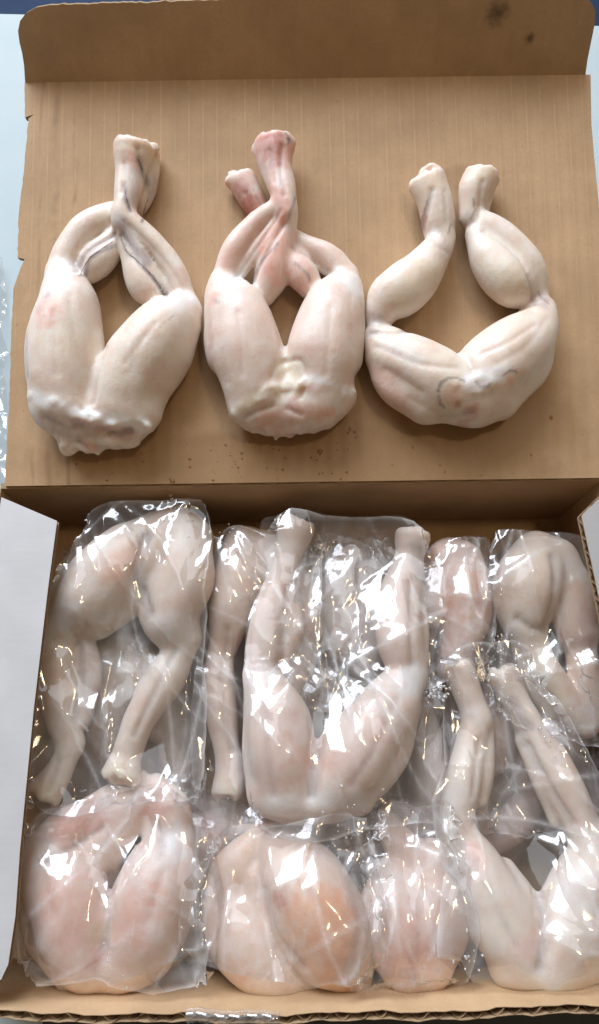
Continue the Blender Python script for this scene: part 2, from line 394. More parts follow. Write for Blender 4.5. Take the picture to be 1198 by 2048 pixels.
# lid tuck flap: stands up from the fold and leans back
FA = R(52)           # above the lid plane
TF = Frame(LID.w((0, vf, 0)), (1, 0, 0), LID.V * math.cos(FA) + LID.N * math.sin(FA))
tf_px = [(49, 168), (48, 130), (44, 105), (39, 85), (36, 62), (40, 42), (52, 26), (72, 15), (100, 10)]
tl_ = [pt(TF, *p) for p in tf_px]
tr_ = [pt(TF, *p) for p in [(1130, -22), (1160, -14), (1182, 4), (1191, 22), (1190, 45), (1183, 80), (1175, 120), (1174, 143)]]
topn = 120; tops = []
for i in range(1, topn):
    t_ = i / topn; tops.append((tl_[-1][0] + (tr_[0][0] - tl_[-1][0]) * t_, tl_[-1][1] + (tr_[0][1] - tl_[-1][1]) * t_ + rng.normal(0, 0.00022)))
tl_[0] = (tl_[0][0], -0.0022); tr_[-1] = (tr_[-1][0], -0.0022)
def TFp(x, y): return pt(TF, x, y)
s1, s2 = TFp(995, 27), TFp(1059, 77)
M_TUCK = mat_kraft('kraft_tuck_flap', flutes=True, stains=[(s1[0], s1[1], 0.0075, 0.85), (s2[0], s2[1], 0.0032, 0.9)])
prism('tuck_flap', TF, (tl_ + tops + tr_)[::-1], -T, 0.0, lid, [M_TUCK, M_WHITE, M_EDGE])

# ------------------------------------------------------------------ frog legs: signed distance field -> mesh
def catmull(P, step):
    P = np.asarray(P, float)
    if len(P) == 1: P = np.concatenate([P, P + [[1e-4, 0, 0] + [0] * (P.shape[1] - 3)]])
    if len(P) == 2: Q = np.stack([P[0] * 2 - P[1], P[0], P[1], P[1] * 2 - P[0]])
    else: Q = np.concatenate([[2 * P[0] - P[1]], P, [2 * P[-1] - P[-2]]])
    out = []
    for i in range(1, len(Q) - 2):
        n = max(2, int(np.linalg.norm(Q[i + 1][:3] - Q[i][:3]) / step))
        t = (np.arange(n) / n)[:, None]
        a, b, c, d = Q[i - 1], Q[i], Q[i + 1], Q[i + 2]
        out.append(0.5 * (2 * b + (c - a) * t + (2 * a - 5 * b + 4 * c - d) * t ** 2 + (3 * b - a - 3 * c + d) * t ** 3))
    out.append(Q[-2][None]); return np.concatenate(out)
def smin(a, b, k):
    h = np.maximum(k - np.abs(a - b), 0) / k
    return np.minimum(a, b) - h * h * k * 0.25

def surface_nets(Fd, org, vox):
    nx, ny, nz = Fd.shape; ins = Fd < 0
    corners = [(i, j, k) for i in (0, 1) for j in (0, 1) for k in (0, 1)]
    cnt = sum(ins[i:nx - 1 + i, j:ny - 1 + j, k:nz - 1 + k].astype(np.int8) for i, j, k in corners)
    act = (cnt > 0) & (cnt < 8); idx = np.full(act.shape, -1, np.int64); cells = np.argwhere(act); idx[act] = np.arange(len(cells))
    acc = np.zeros((len(cells), 3)); num = np.zeros(len(cells))
    val = {c: Fd[cells[:, 0] + c[0], cells[:, 1] + c[1], cells[:, 2] + c[2]] for c in corners}
    for a in corners:
        for ax in range(3):
            if a[ax] == 1: continue
            b = list(a); b[ax] = 1; b = tuple(b); va, vb = val[a], val[b]; m = (va < 0) != (vb < 0)
            t = np.where(m, va / np.where(m, va - vb, 1), 0); p = np.zeros((len(cells), 3)) + np.array(a); p[:, ax] = t
            acc += p * m[:, None]; num += m
    Vt = (cells + acc / num[:, None]) * vox + org
    quads = []
    for ax in range(3):
        o1, o2 = (ax + 1) % 3, (ax + 2) % 3
        s0 = [slice(None)] * 3; s1 = [slice(None)] * 3
        s0[ax] = slice(0, -1); s1[ax] = slice(1, None)
        a, b = ins[tuple(s0)], ins[tuple(s1)]
        e = np.argwhere(a != b)
        ok = (e[:, o1] > 0) & (e[:, o2] > 0) & (e[:, o1] < Fd.shape[o1] - 1) & (e[:, o2] < Fd.shape[o2] - 1)
        e = e[ok]
        def cell(d1, d2):
            q = e.copy(); q[:, o1] += d1; q[:, o2] += d2; return idx[q[:, 0], q[:, 1], q[:, 2]]
        Q = np.stack([cell(-1, -1), cell(0, -1), cell(0, 0), cell(-1, 0)], 1)
        flip = ~a[e[:, 0], e[:, 1], e[:, 2]]
        Q[flip] = Q[flip][:, ::-1]; quads.append(Q)
    return Vt, np.concatenate(quads)

def muscle_pts(frame, pts, base, flat, hmid):
    out = []
    for p in pts:
        x, y, rp = p[:3]; dh = p[3] / 1000 if len(p) > 3 else 0.0
        h = base + 0.012; 
        for _ in range(2):
            u, t = frame.px(x, y, h); r = rp * t / F
            h = base + 0.55 * flat * r + 0.45 * hmid + dh
            h = max(h, base + flat * r * 0.9)
        out.append((u[0], u[1], h, r))
    return np.array(out)

def build_legs(frame, spec, base, vox=0.0012, flat=0.86, hmid=0.013, clip=None, seed=0, wob=1.0):
    groups = {}
    allp = []
    for g in ('L', 'R', 'P'):
        groups[g] = []
        for ms in spec.get(g, []):
            k, pts = ms[0], ms[1]; opt = ms[2] if len(ms) > 2 else ''
            C = catmull(muscle_pts(frame, pts, base, flat, hmid), 0.0022)
            C[:, 3] = np.maximum(C[:, 3], 0.0015); groups[g].append((k / 1000, C, opt)); allp.append(C)
    A = np.concatenate(allp); pad = 0.004
    lo_ = (A[:, :3] - A[:, 3:4]).min(0) - pad; hi_ = (A[:, :3] + A[:, 3:4]).max(0) + pad
    n = np.ceil((hi_ - lo_) / vox).astype(int) + 1
    ax = [lo_[i] + vox * np.arange(n[i]) for i in range(3)]
    # domain warp for organic irregularity
    tot = None
    def musc(C, opt):
        Fm = np.full(n, 0.05, np.float32)
        for a, b in zip(C[:-1], C[1:]):
            rm = max(a[3], b[3]) + 0.008
            s = []
            for i in range(3):
                l_ = min(a[i], b[i]) - rm; h_ = max(a[i], b[i]) + rm
                i0 = max(0, int((l_ - lo_[i]) / vox)); i1 = min(n[i], int((h_ - lo_[i]) / vox) + 2); s.append((i0, i1))
            X = ax[0][s[0][0]:s[0][1], None, None] - a[0]; Y = ax[1][None, s[1][0]:s[1][1], None] - a[1]; Z = (ax[2][None, None, s[2][0]:s[2][1]] - a[2]) / flat
            d = b[:3] - a[:3]; dz = d[2] / flat; dd = d[0] ** 2 + d[1] ** 2 + dz ** 2 + 1e-12
            t = np.clip((X * d[0] + Y * d[1] + Z * dz) / dd, 0, 1)
            D = np.sqrt((X - t * d[0]) ** 2 + (Y - t * d[1]) ** 2 + (Z - t * dz) ** 2) - (a[3] + t * (b[3] - a[3]))
            sl_ = (slice(*s[0]), slice(*s[1]), slice(*s[2])); Fm[sl_] = np.minimum(Fm[sl_], D)
        if 'cut' in opt:     # sawn end: plane through the last point
            d = C[-1][:3] - C[-min(7, len(C))][:3]; d /= np.linalg.norm(d); p0 = C[-1][:3] + d * C[-1][3] * 0.35
            pl = (ax[0][:, None, None] - p0[0]) * d[0] + (ax[1][None, :, None] - p0[1]) * d[1] + (ax[2][None, None, :] - p0[2]) * d[2]
            G = np.stack(np.meshgrid(*ax, indexing='ij'), -1)
            near = np.abs(pl) < 0.006
            nz_ = np.zeros(n, np.float32); nz_[near] = vnoise(G[near], 420, seed) * 0.0018 + vnoise(G[near], 170, seed + 3) * 0.0022
            Fm = -smin(-Fm, -(pl + nz_).astype(np.float32), 0.0025)
        return Fm
    for g in ('L', 'R', 'P'):
        Fg = None
        for k, C, opt in groups[g]:
            Fm = musc(C, opt)
            if 'rag' in opt:
                band = np.abs(Fm) < 0.008; I = np.argwhere(band); Pw = lo_ + I * vox
                Fm[band] += (vnoise(Pw, 260, seed) * 0.0019 + vnoise(Pw, 520, seed + 1) * 0.0008 + vnoise(Pw, 110, seed + 2) * 0.0030).astype(np.float32)
            if 'dig' in opt:
                Fg = -smin(-Fg, Fm, k); continue
            Fg = Fm if Fg is None else smin(Fg, Fm, k)
        if Fg is None: continue
        tot = Fg if tot is None else smin(tot, Fg, 0.0022 if g == 'R' else 0.006)
    band = np.abs(tot) < 0.005; I = np.argwhere(band); Pw = lo_ + I * vox
    tot[band] += (vnoise(Pw, 60, seed + 5) * 0.0007 * wob + vnoise(Pw, 150, seed + 6) * 0.00022).astype(np.float32)
    if clip is not None:
        tot = -smin(-tot, -(clip - ax[2][None, None, :]).astype(np.float32) * np.ones((n[0], n[1], 1), np.float32), 0.003)
    return surface_nets(tot, lo_, vox)

BASE = np.array([0.77, 0.685, 0.605]); PINK = np.array([0.80, 0.47, 0.39]); YEL = np.array([0.77, 0.68, 0.53]); WHT = np.array([0.84, 0.82, 0.82])
GREY = np.array([0.42, 0.36, 0.36]); RED = np.array([0.52, 0.20, 0.17]); DARK = np.array([0.13, 0.085, 0.085]); ORG = np.array([0.79, 0.46, 0.30])
def polydist(Q, pts):
    best = np.full(len(Q), 1e9)
    pts = [np.array(p) for p in pts]
    if len(pts) == 1: return np.linalg.norm(Q - pts[0], axis=1)
    for a, b in zip(pts[:-1], pts[1:]):
        d = b - a; t = np.clip(((Q - a) @ d) / (d @ d + 1e-15), 0, 1)
        best = np.minimum(best, np.linalg.norm(Q - a - t[:, None] * d, axis=1))
    return best
def colour(frame, V, base, tint, paints, ph=0.018, seed=0):
    c = np.tile(BASE * (1 - tint[1]) + tint[0] * tint[1], (len(V), 1))
    n1 = vnoise(V, 55, seed)[:, None] * 0.5 + 0.5; n2 = vnoise(V, 140, seed + 2)[:, None] * 0.5 + 0.5
    c = c * (1 - 0.22 * n1) + PINK * 0.22 * n1
    c = c * (1 - 0.20 * n2 ** 2) + WHT * 0.20 * n2 ** 2
    for pts, rp, colr, s in paints:
        P2 = [frame.px(x, y, base + ph) for x, y in pts]; r = rp * P2[0][1] / F
        d = polydist(V[:, :2], [p[0][:2] for p in P2])
        d = d + vnoise(V, 300, seed + 4) * r * 0.35
        w = np.clip(1.0 - (d - r * 0.35) / (r * 0.9), 0, 1); w = (w * w * (3 - 2 * w) * min(0.92, s * 1.25))[:, None]
        c = c * (1 - w) + colr * w
    return c
M_MEAT = mat_meat(); M_VEIN = mat_plain('dark_vein', (0.20, 0.135, 0.13), 0.4)
def vnormals(V, Q):
    n = np.cross(V[Q[:, 2]] - V[Q[:, 0]], V[Q[:, 3]] - V[Q[:, 1]]); N = np.zeros_like(V)
    for k in range(4): np.add.at(N, Q[:, k], n)
    return N / (np.linalg.norm(N, axis=1, keepdims=True) + 1e-15)
def legs_mesh(name, frame, spec, base, paints=(), tint=(BASE, 0.0), grooves=(), **kw):
    V, Q = build_legs(frame, spec, base, **kw)
    if grooves:
        N = vnormals(V, Q); up = np.clip((N[:, 2] - 0.05) / 0.4, 0, 1)
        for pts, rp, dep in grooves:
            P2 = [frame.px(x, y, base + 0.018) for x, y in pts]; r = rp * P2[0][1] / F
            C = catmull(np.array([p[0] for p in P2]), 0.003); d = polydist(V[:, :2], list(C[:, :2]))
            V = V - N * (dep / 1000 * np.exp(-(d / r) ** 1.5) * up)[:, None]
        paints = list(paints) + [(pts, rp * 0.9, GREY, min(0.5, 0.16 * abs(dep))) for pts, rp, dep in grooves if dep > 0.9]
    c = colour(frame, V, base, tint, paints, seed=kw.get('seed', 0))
    me = mesh(name, V, Q)
    at = me.color_attributes.new('Col', 'FLOAT_COLOR', 'POINT')
    at.data.foreach_set('color', np.concatenate([c, np.ones((len(c), 1))], 1).ravel())
    return me, V, Q
def tube(name, C, r, parent, m, frame):
    C = np.asarray(C); n = len(C); k = 6; V = []
    for i in range(n):
        d = C[min(i + 1, n - 1)] - C[max(i - 1, 0)]; d /= np.linalg.norm(d) + 1e-12
        a = np.cross(d, (0, 0, 1.0)); a /= np.linalg.norm(a) + 1e-9; b = np.cross(a, d)
        rr = r * (0.35 + 0.65 * math.sin(math.pi * min(1, (i + 0.6) / n))) * (0.8 + 0.35 * math.sin(i * 1.9))
        for j in range(k):
            t = 2 * math.pi * j / k; V.append(C[i] + rr * (a * math.cos(t) + 0.7 * b * math.sin(t)))
    fs = np.array([[i * k + j, i * k + (j + 1) % k, (i + 1) * k + (j + 1) % k, (i + 1) * k + j] for i in range(n - 1) for j in range(k)])
    o = link(name, mesh(name, V, fs), parent, [m], True); return o
def veins(root, frame, V, Q, lines):
    bv = BVHTree.FromPolygons([tuple(v) for v in V], Q.tolist())
    for pts, rpx in lines:
        P2 = np.array([frame.px(x, y, 0.018)[0] for x, y in pts]); P2 = np.concatenate([P2, np.zeros((len(P2), 1))], 1)
        C = catmull(P2, 0.0012)[:, :3]; out = []
        for i, p in enumerate(C):
            # stand the vein where the photo ray meets the flesh
            q = frame.w(p); d = q - CPOS; d /= np.linalg.norm(d)
            dl = Vector((float(d @ frame.U), float(d @ frame.V), float(d @ frame.N))); ol = CPOS - frame.O
            ol = Vector((float(ol @ frame.U), float(ol @ frame.V), float(ol @ frame.N)))
            hit, nrm, _, _ = bv.ray_cast(ol, dl)
            if hit is None or hit.z < 0.002: continue
            w = hit + nrm * 0.00005; out.append((w.x + rng.normal(0, 0.00012), w.y + rng.normal(0, 0.00012), w.z))
        if len(out) > 3: tube('vein', np.array(out), rpx * 0.00016, root, M_VEIN, frame)

def lid_legs(spec, paints, vlines, grooves, label, tint, seed):
    grooves = [(p, r_ * 0.9, d_ * 0.62) for p, r_, d_ in grooves]
    paints = list(paints) + [(p, 2.6 * r_, GREY * 0.7, 0.6) for p, r_ in vlines]
    me, V, Q = legs_mesh('flesh', LID, spec, 0.0, paints, tint, grooves, vox=0.00105, clip=0.0004, seed=seed)
    root = empty('frog_legs'); root.matrix_world = LID.mat()
    link('flesh', me, root, [M_MEAT], True)
    veins(root, LID, V, Q, [v for v in vlines if v[1] >= 1.5])
    tag(root, label, 'frog legs', 'skinned frog leg pairs laid out on the lid'); return root

A = dict(
 L=[(4, [(128, 800, 62), (126, 735, 70), (128, 670, 70), (136, 610, 60), (126, 560, 38)]),
    (3, [(165, 780, 40), (165, 700, 44), (158, 630, 38)]),
    (3, [(122, 545, 30), (140, 500, 30), (175, 455, 30), (225, 432, 27), (245, 425, 20)]),
    (1.6, [(168, 560, 15), (190, 525, 34), (222, 490, 28), (240, 455, 16)]),
    (3, [(240, 440, 18, -2), (285, 400, 19, -3), (300, 345, 20, -3), (304, 306, 17, -3)], 'cut')],
 R=[(4, [(238, 800, 60), (262, 750, 68), (295, 700, 70), (330, 655, 60), (365, 622, 38)]),
    (3, [(300, 775, 44), (335, 710, 50), (362, 655, 40)]),
    (2.2, [(374, 608, 22), (350, 545, 24, 2), (312, 490, 23, 4), (265, 445, 19, 7), (242, 425, 18, 8)]),
    (1.4, [(350, 600, 14), (318, 560, 14, 4), (272, 500, 14, 6), (242, 455, 16, 8)]),
    (1.6, [(318, 602, 16), (292, 575, 34, 1), (270, 520, 27, 3), (246, 465, 16, 6)]),
    (3, [(242, 440, 20, 8), (256, 385, 27, 6), (262, 340, 31, 4), (268, 300, 41, 3)], 'cut'), (2, [(246, 300, 12, 5), (268, 296, 20, 6), (300, 298, 14, 3)], 'rag')],
 P=[(6, [(110, 815, 44), (175, 835, 44), (250, 835, 46), (285, 825, 40)]),
    (4, [(110, 840, 24), (140, 880, 20), (138, 896, 10)], 'rag'),
    (4, [(180, 872, 30), (215, 878, 28), (262, 862, 26)], 'rag'),
    (1.5, [(64, 792, 8, 12), (110, 808, 10, 13), (165, 832, 10, 14), (225, 846, 10, 13), (285, 848, 10, 9)], 'rag')])
Ap = [([(120, 545), (110, 580)], 40, WHT, 0.7), ([(370, 600), (350, 610)], 34, WHT, 0.65), ([(110, 610), (105, 650)], 25, PINK, 0.5),
      ([(70, 795), (165, 832), (290, 850)], 16, WHT, 0.7), ([(150, 850), (190, 862), (255, 868)], 14, RED, 0.30), ([(165, 885), (180, 890)], 10, PINK, 0.6), ([(240, 866), (260, 862)], 7, DARK, 0.35),
      ([(110, 845), (140, 880)], 16, GREY, 0.18), ([(238, 440), (260, 480), (290, 520)], 13, GREY, 0.75), ([(150, 520), (220, 465)], 13, GREY, 0.5), ([(345, 590), (300, 545)], 8, WHT, 0.5),
      ([(260, 400), (265, 340)], 17, GREY, 0.35), ([(285, 420), (300, 340)], 12, GREY, 0.45), ([(265, 318)], 22, PINK, 0.5), ([(245, 300), (310, 300)], 13, YEL, 0.6),
      ([(105, 605), (108, 600)], 7, GREY, 0.5), ([(60, 680), (62, 760)], 9, GREY, 0.35)]
Av = [([(160, 551), (168, 535), (180, 515), (205, 497), (226, 482)], 1.7), ([(331, 595), (318, 570), (305, 552), (270, 518), (252, 500), (240, 470)], 1.8),
      ([(276, 318), (282, 332), (285, 346)], 1.6), ([(250, 378), (254, 400), (262, 424)], 1.7), ([(296, 398), (288, 420), (284, 444)], 1.6), ([(328, 668), (336, 658), (345, 650), (352, 640)], 0.5)]
Ag = [([(92, 838), (135, 856), (160, 852)], 8, 2.4), ([(215, 868), (262, 858)], 7, 2.2), ([(150, 880), (165, 892)], 7, 3.0), ([(60, 640), (62, 760)], 6, 0.5), ([(120, 640), (130, 760)], 6, 0.8), ([(260, 740), (320, 660)], 6, 0.7), ([(150, 605), (165, 700), (186, 790)], 9, 0.7), ([(150, 540), (165, 508), (225, 462)], 6, 1.8), ([(345, 600), (300, 548), (245, 470)], 6, 2.2), ([(378, 592), (330, 522), (280, 470), (250, 445)], 5, 1.0), ([(278, 305), (286, 350), (290, 420)], 6, 2.0),
      ([(250, 375), (262, 425)], 5, 1.4), ([(215, 700), (200, 760), (192, 808)], 8, 2.0), ([(250, 330), (246, 390)], 6, 1.2), ([(300, 690), (265, 760)], 9, 0.6), ([(90, 640), (85, 740)], 10, 0.7)]
lid_legs(A, Ap, Av, Ag, 'pale frog leg pair with crossed shins, at the left on the lid', (YEL, 0.22), 1)

B = dict(
 L=[(4, [(512, 800, 56), (502, 745, 68), (490, 690, 72), (474, 625, 60), (450, 580, 36)]),
    (3, [(450, 720, 34), (442, 660, 36), (438, 600, 28)]),
    (3, [(446, 556, 22, 2), (470, 498, 25, 3), (515, 442, 22, 6), (556, 412, 18, 9)]),
    (1.4, [(474, 556, 11, 3), (520, 492, 14, 6), (570, 425, 15, 10)]),
    (1.6, [(528, 588, 24), (548, 540, 36), (562, 480, 30, 3), (574, 435, 18, 8)]),
    (1.6, [(585, 470, 9, 6), (588, 430, 10, 9), (580, 410, 12, 10)]),
    (3, [(572, 425, 21, 10), (565, 380, 26, 8), (552, 335, 32, 5), (547, 292, 41, 3)], 'cut'), (2, [(520, 300, 14, 4), (546, 284, 20, 5), (572, 288, 14, 4)], 'rag')],
 R=[(4, [(632, 800, 56), (642, 745, 66), (650, 695, 73), (664, 625, 61), (688, 578, 38)]),
    (3, [(690, 720, 36), (695, 660, 36), (700, 605, 28)]),
    (3, [(694, 550, 24), (655, 512, 24), (600, 484, 20), (560, 455, 18, -2)]),
    (1.6, [(618, 572, 26), (598, 540, 34), (575, 500, 24, -2)]),
    (1.4, [(665, 548, 10), (620, 520, 12), (580, 495, 12)]),
    (3, [(560, 458, 18, -3), (522, 430, 20, -4), (502, 395, 26, -4), (486, 362, 29, -4)], 'cut'), (2, [(470, 368, 12, -2), (484, 358, 16, -2)], 'rag')],
 P=[(6, [(500, 810, 40), (560, 815, 44), (630, 812, 42), (675, 795, 38)]),
    (4, [(482, 826, 18), (530, 842, 24), (570, 846, 24), (630, 836, 26), (690, 800, 22)], 'rag'),
    (3, [(578, 742, 24, 5), (580, 778, 30, 5)], 'rag'),
    (1.5, [(478, 820, 8, 9), (510, 795, 8, 13), (545, 785, 8, 14)], 'rag'), (1.5, [(610, 765, 8, 15), (650, 785, 8, 13), (705, 785, 8, 8)], 'rag')])
Bp = [([(445, 560), (480, 558)], 28, WHT, 0.7), ([(690, 550), (710, 580)], 30, WHT, 0.75), ([(530, 300), (575, 310)], 34, PINK, 0.75), ([(545, 292), (548, 325)], 30, RED, 0.62), ([(552, 360), (560, 400)], 22, PINK, 0.5),
      ([(484, 360), (505, 405)], 32, PINK, 0.8), ([(482, 366), (500, 398)], 26, RED, 0.6), ([(560, 400), (575, 425)], 14, RED, 0.35), ([(520, 490), (570, 430)], 15, PINK, 0.7), ([(550, 540), (565, 480)], 34, PINK, 0.65),
      ([(450, 520), (510, 450)], 24, PINK, 0.3), ([(600, 550), (600, 510)], 32, PINK, 0.55), ([(560, 350), (560, 380)], 8, WHT, 0.6), ([(578, 745), (580, 775)], 34, YEL, 0.85), ([(480, 820), (520, 795), (550, 788)], 12, YEL, 0.6),
      ([(585, 806), (580, 828)], 14, RED, 0.6), ([(520, 845), (560, 852)], 10, PINK, 0.6), ([(640, 838), (665, 825)], 10, PINK, 0.6), ([(530, 830), (640, 828)], 18, PINK, 0.45), ([(430, 595), (428, 610)], 12, PINK, 0.6), ([(432, 605), (440, 615)], 5, GREY, 0.5), ([(420, 650), (425, 700)], 8, RED, 0.2), ([(610, 766), (710, 786)], 9, WHT, 0.6)]
Bv = [([(500, 555), (508, 540), (520, 520), (545, 500), (556, 485)], 1.3), ([(588, 520), (602, 535), (616, 545), (620, 558)], 1.2), ([(575, 290), (578, 280), (572, 274)], 1.5), ([(590, 400), (586, 420), (578, 440)], 1.4), ([(504, 360), (512, 378), (520, 390)], 1.0)]
Bg = [([(490, 835), (545, 815)], 7, 2.4), ([(575, 820), (600, 832)], 6, 1.6), ([(480, 640), (490, 760)], 6, 0.8), ([(660, 630), (650, 760)], 6, 0.8), ([(462, 556), (510, 495), (560, 430)], 6, 1.6), ([(500, 560), (530, 510), (572, 445)], 5, 1.8), ([(680, 545), (630, 510), (585, 490)], 6, 1.5), ([(562, 640), (567, 720)], 8, 2.2), ([(440, 600), (440, 680), (455, 770)], 9, 0.7), ([(700, 600), (705, 700)], 9, 0.6),
      ([(566, 300), (562, 350), (570, 400)], 6, 1.6), ([(540, 310), (548, 370)], 6, 1.2), ([(490, 370), (508, 410)], 6, 1.4), ([(545, 760), (560, 730), (600, 730), (612, 770), (600, 800)], 5, 1.4)]
lid_legs(B, Bp, Bv, Bg, 'pinkish frog leg pair with red foot stumps, in the middle on the lid', (PINK, 0.14), 2)

Cc = dict(
 L=[(4, [(758, 680, 32), (790, 712, 52), (835, 738, 62), (885, 765, 66), (930, 785, 58)]),
    (3, [(755, 720, 24), (790, 770, 40), (850, 805, 44)]),
    (2.5, [(755, 640, 24), (775, 600, 42), (806, 578, 52), (838, 550, 45), (870, 508, 33), (884, 480, 25)]),
    (2.5, [(884, 482, 22), (878, 440, 32), (868, 400, 36), (854, 366, 38)], 'cut'), (2, [(832, 366, 14, 2), (860, 360, 18, 3)], 'rag'), (1.4, [(862, 470, 12), (852, 430, 12), (846, 395, 14)])],
 R=[(4, [(1084, 620, 30), (1062, 668, 52), (1020, 705, 68), (975, 745, 70), (940, 790, 58)]),
    (3, [(1088, 680, 24), (1062, 735, 38), (1000, 795, 40)]),
    (2.5, [(1082, 592, 18), (1058, 536, 30), (1010, 478, 32), (962, 444, 25), (940, 430, 20)]),
    (1.6, [(1056, 592, 24), (1020, 565, 48), (985, 525, 42), (955, 470, 24)]),
    (2.5, [(938, 436, 20), (944, 405, 28), (952, 375, 34), (966, 350, 36)], 'cut'), (2, [(950, 350, 14, 2), (978, 350, 14, 3)], 'rag'), (1.4, [(968, 425, 11), (975, 390, 14), (984, 358, 12)])],
 P=[(6, [(880, 800, 44), (940, 808, 46), (985, 790, 44)]),
    (2.5, [(902, 795, 25, 5), (906, 800, 22, 6)], 'rag'), (2.5, [(1010, 772, 15, 6), (1014, 768, 12, 7)], 'rag'),
    (1.5, [(935, 770, 14, 15), (965, 760, 16, 15), (1000, 755, 10, 14)], 'rag')])
Cp = [([(740, 655), (750, 640)], 26, GREY, 0.4), ([(1085, 600), (1092, 590)], 20, GREY, 0.5), ([(880, 470), (890, 500)], 22, GREY, 0.28), ([(920, 440), (945, 425)], 14, GREY, 0.35), ([(850, 425), (846, 450)], 9, RED, 0.5),
      ([(840, 365), (870, 358)], 22, YEL, 0.85), ([(965, 348)], 24, YEL, 0.6), ([(902, 797)], 24, ORG, 0.34), ([(1012, 770)], 14, ORG, 0.25), ([(940, 820), (930, 845)], 16, RED, 0.42), ([(910, 815)], 8, RED, 0.6),
      ([(930, 772), (990, 756)], 20, WHT, 0.75), ([(745, 740), (800, 810)], 20, PINK, 0.35), ([(800, 590), (850, 540)], 40, YEL, 0.5), ([(1010, 550), (1030, 580)], 40, YEL, 0.4), ([(820, 480), (850, 510)], 16, WHT, 0.4),
      ([(870, 450), (880, 480)], 9, WHT, 0.5), ([(760, 690), (830, 730)], 12, WHT, 0.5)]
Cv = [([(870, 790), (874, 776), (888, 768), (905, 768), (918, 773)], 1.3), ([(994, 762), (1008, 752), (1022, 755)], 1.0), ([(942, 775), (950, 784), (960, 786), (970, 778)], 1.2),
      ([(858, 395), (850, 420), (852, 440)], 0.9), ([(950, 390), (955, 410), (948, 425)], 0.9), ([(1085, 575), (1090, 590), (1100, 605)], 1.2), ([(872, 800), (876, 812), (886, 818)], 1.2), ([(905, 440), (900, 460)], 1.0)]
ring = lambda x, y, r_: [(x + r_ * math.cos(a_), y + r_ * math.sin(a_)) for a_ in np.linspace(0, 6.3, 13)]
Cg = [([(1060, 660), (1000, 700), (950, 720)], 6, 0.9), ([(770, 740), (840, 790)], 7, 0.9), ([(880, 835), (940, 830)], 7, 1.6), ([(742, 662), (790, 667), (836, 646)], 7, 2.2), ([(752, 695), (830, 738), (905, 748)], 8, 1.1), ([(864, 380), (850, 445)], 6, 1.6), ([(890, 380), (896, 440)], 6, 0.8), ([(1080, 602), (1030, 614), (985, 606)], 6, 1.8), ([(1086, 645), (1040, 705), (980, 742)], 9, 0.7),
      ([(1072, 592), (1030, 512), (970, 455)], 6, 2.0), ([(912, 680), (938, 755)], 8, 1.8), ([(966, 360), (962, 425)], 6, 1.5), ([(855, 490), (900, 500)], 6, 0.8), ([(820, 800), (880, 835)], 9, 0.6)]
lid_legs(Cc, Cp, Cv, Cg, 'creamy frog leg pair bowed outward, feet almost touching, right on the lid', (YEL, 0.28), 3)

# ------------------------------------------------------------------ frog legs in the box
BF = 0.0045
PAIRS = {}
GROOVES = {1: [([(300, 1080), (280, 1160), (300, 1230)], 16, 3.0), ([(345, 1070), (330, 1130)], 10, 1.2), ([(150, 1270), (155, 1350), (145, 1440)], 7, 1.6), ([(350, 1300), (310, 1380), (268, 1470)], 7, 1.4), ([(110, 1520), (95, 1580)], 6, 1.2)],
  3: [([(634, 1440), (632, 1510), (622, 1590)], 12, 3.2), ([(530, 1400), (535, 1500), (548, 1590)], 9, 1.0), ([(790, 1400), (750, 1490), (700, 1570)], 9, 1.0), ([(560, 1330), (568, 1260), (575, 1170)], 7, 1.6), ([(825, 1330), (820, 1250), (822, 1160)], 7, 1.6)],
  5: [([(1095, 1120), (1100, 1200), (1090, 1260)], 10, 2.0), ([(1030, 1240), (1060, 1260), (1090, 1255)], 8, 1.6)],
  6: [([(1085, 1790), (1080, 1870), (1070, 1930)], 12, 3.0), ([(945, 1720), (985, 1810), (1020, 1880)], 9, 1.0), ([(1200, 1760), (1170, 1850)], 9, 1.0), ([(948, 1590), (952, 1540), (962, 1480)], 6, 1.3), ([(1150, 1650), (1105, 1580), (1062, 1490)], 7, 1.8)],
  7: [([(215, 1760), (220, 1830), (215, 1890)], 12, 3.2), ([(100, 1740), (125, 1820)], 9, 0.9), ([(335, 1740), (310, 1830)], 9, 0.9), ([(90, 1720), (150, 1690), (200, 1655)], 8, 2.2), ([(330, 1700), (310, 1650)], 7, 1.6)],
  8: [([(585, 1740), (640, 1800), (690, 1880)], 9, 0.9), ([(530, 1780), (550, 1860), (605, 1925)], 10, 1.6)], 9: [([(832, 1760), (836, 1850), (830, 1920)], 10, 0.9)], 2: [([(455, 1260), (442, 1380), (462, 1500)], 7, 1.5)]}
def box_legs(key, spec, base, label, paints=(), tint=(BASE, 0.0), seed=0, hmid=0.013, flat=0.86):
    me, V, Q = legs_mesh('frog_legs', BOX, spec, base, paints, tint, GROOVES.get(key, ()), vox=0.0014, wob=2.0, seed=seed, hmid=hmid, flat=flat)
    o = link('frog_legs', me, None, [M_MEAT], True)
    tag(o, label, 'frog legs', 'frog leg pairs bagged in the carton'); PAIRS[key] = V
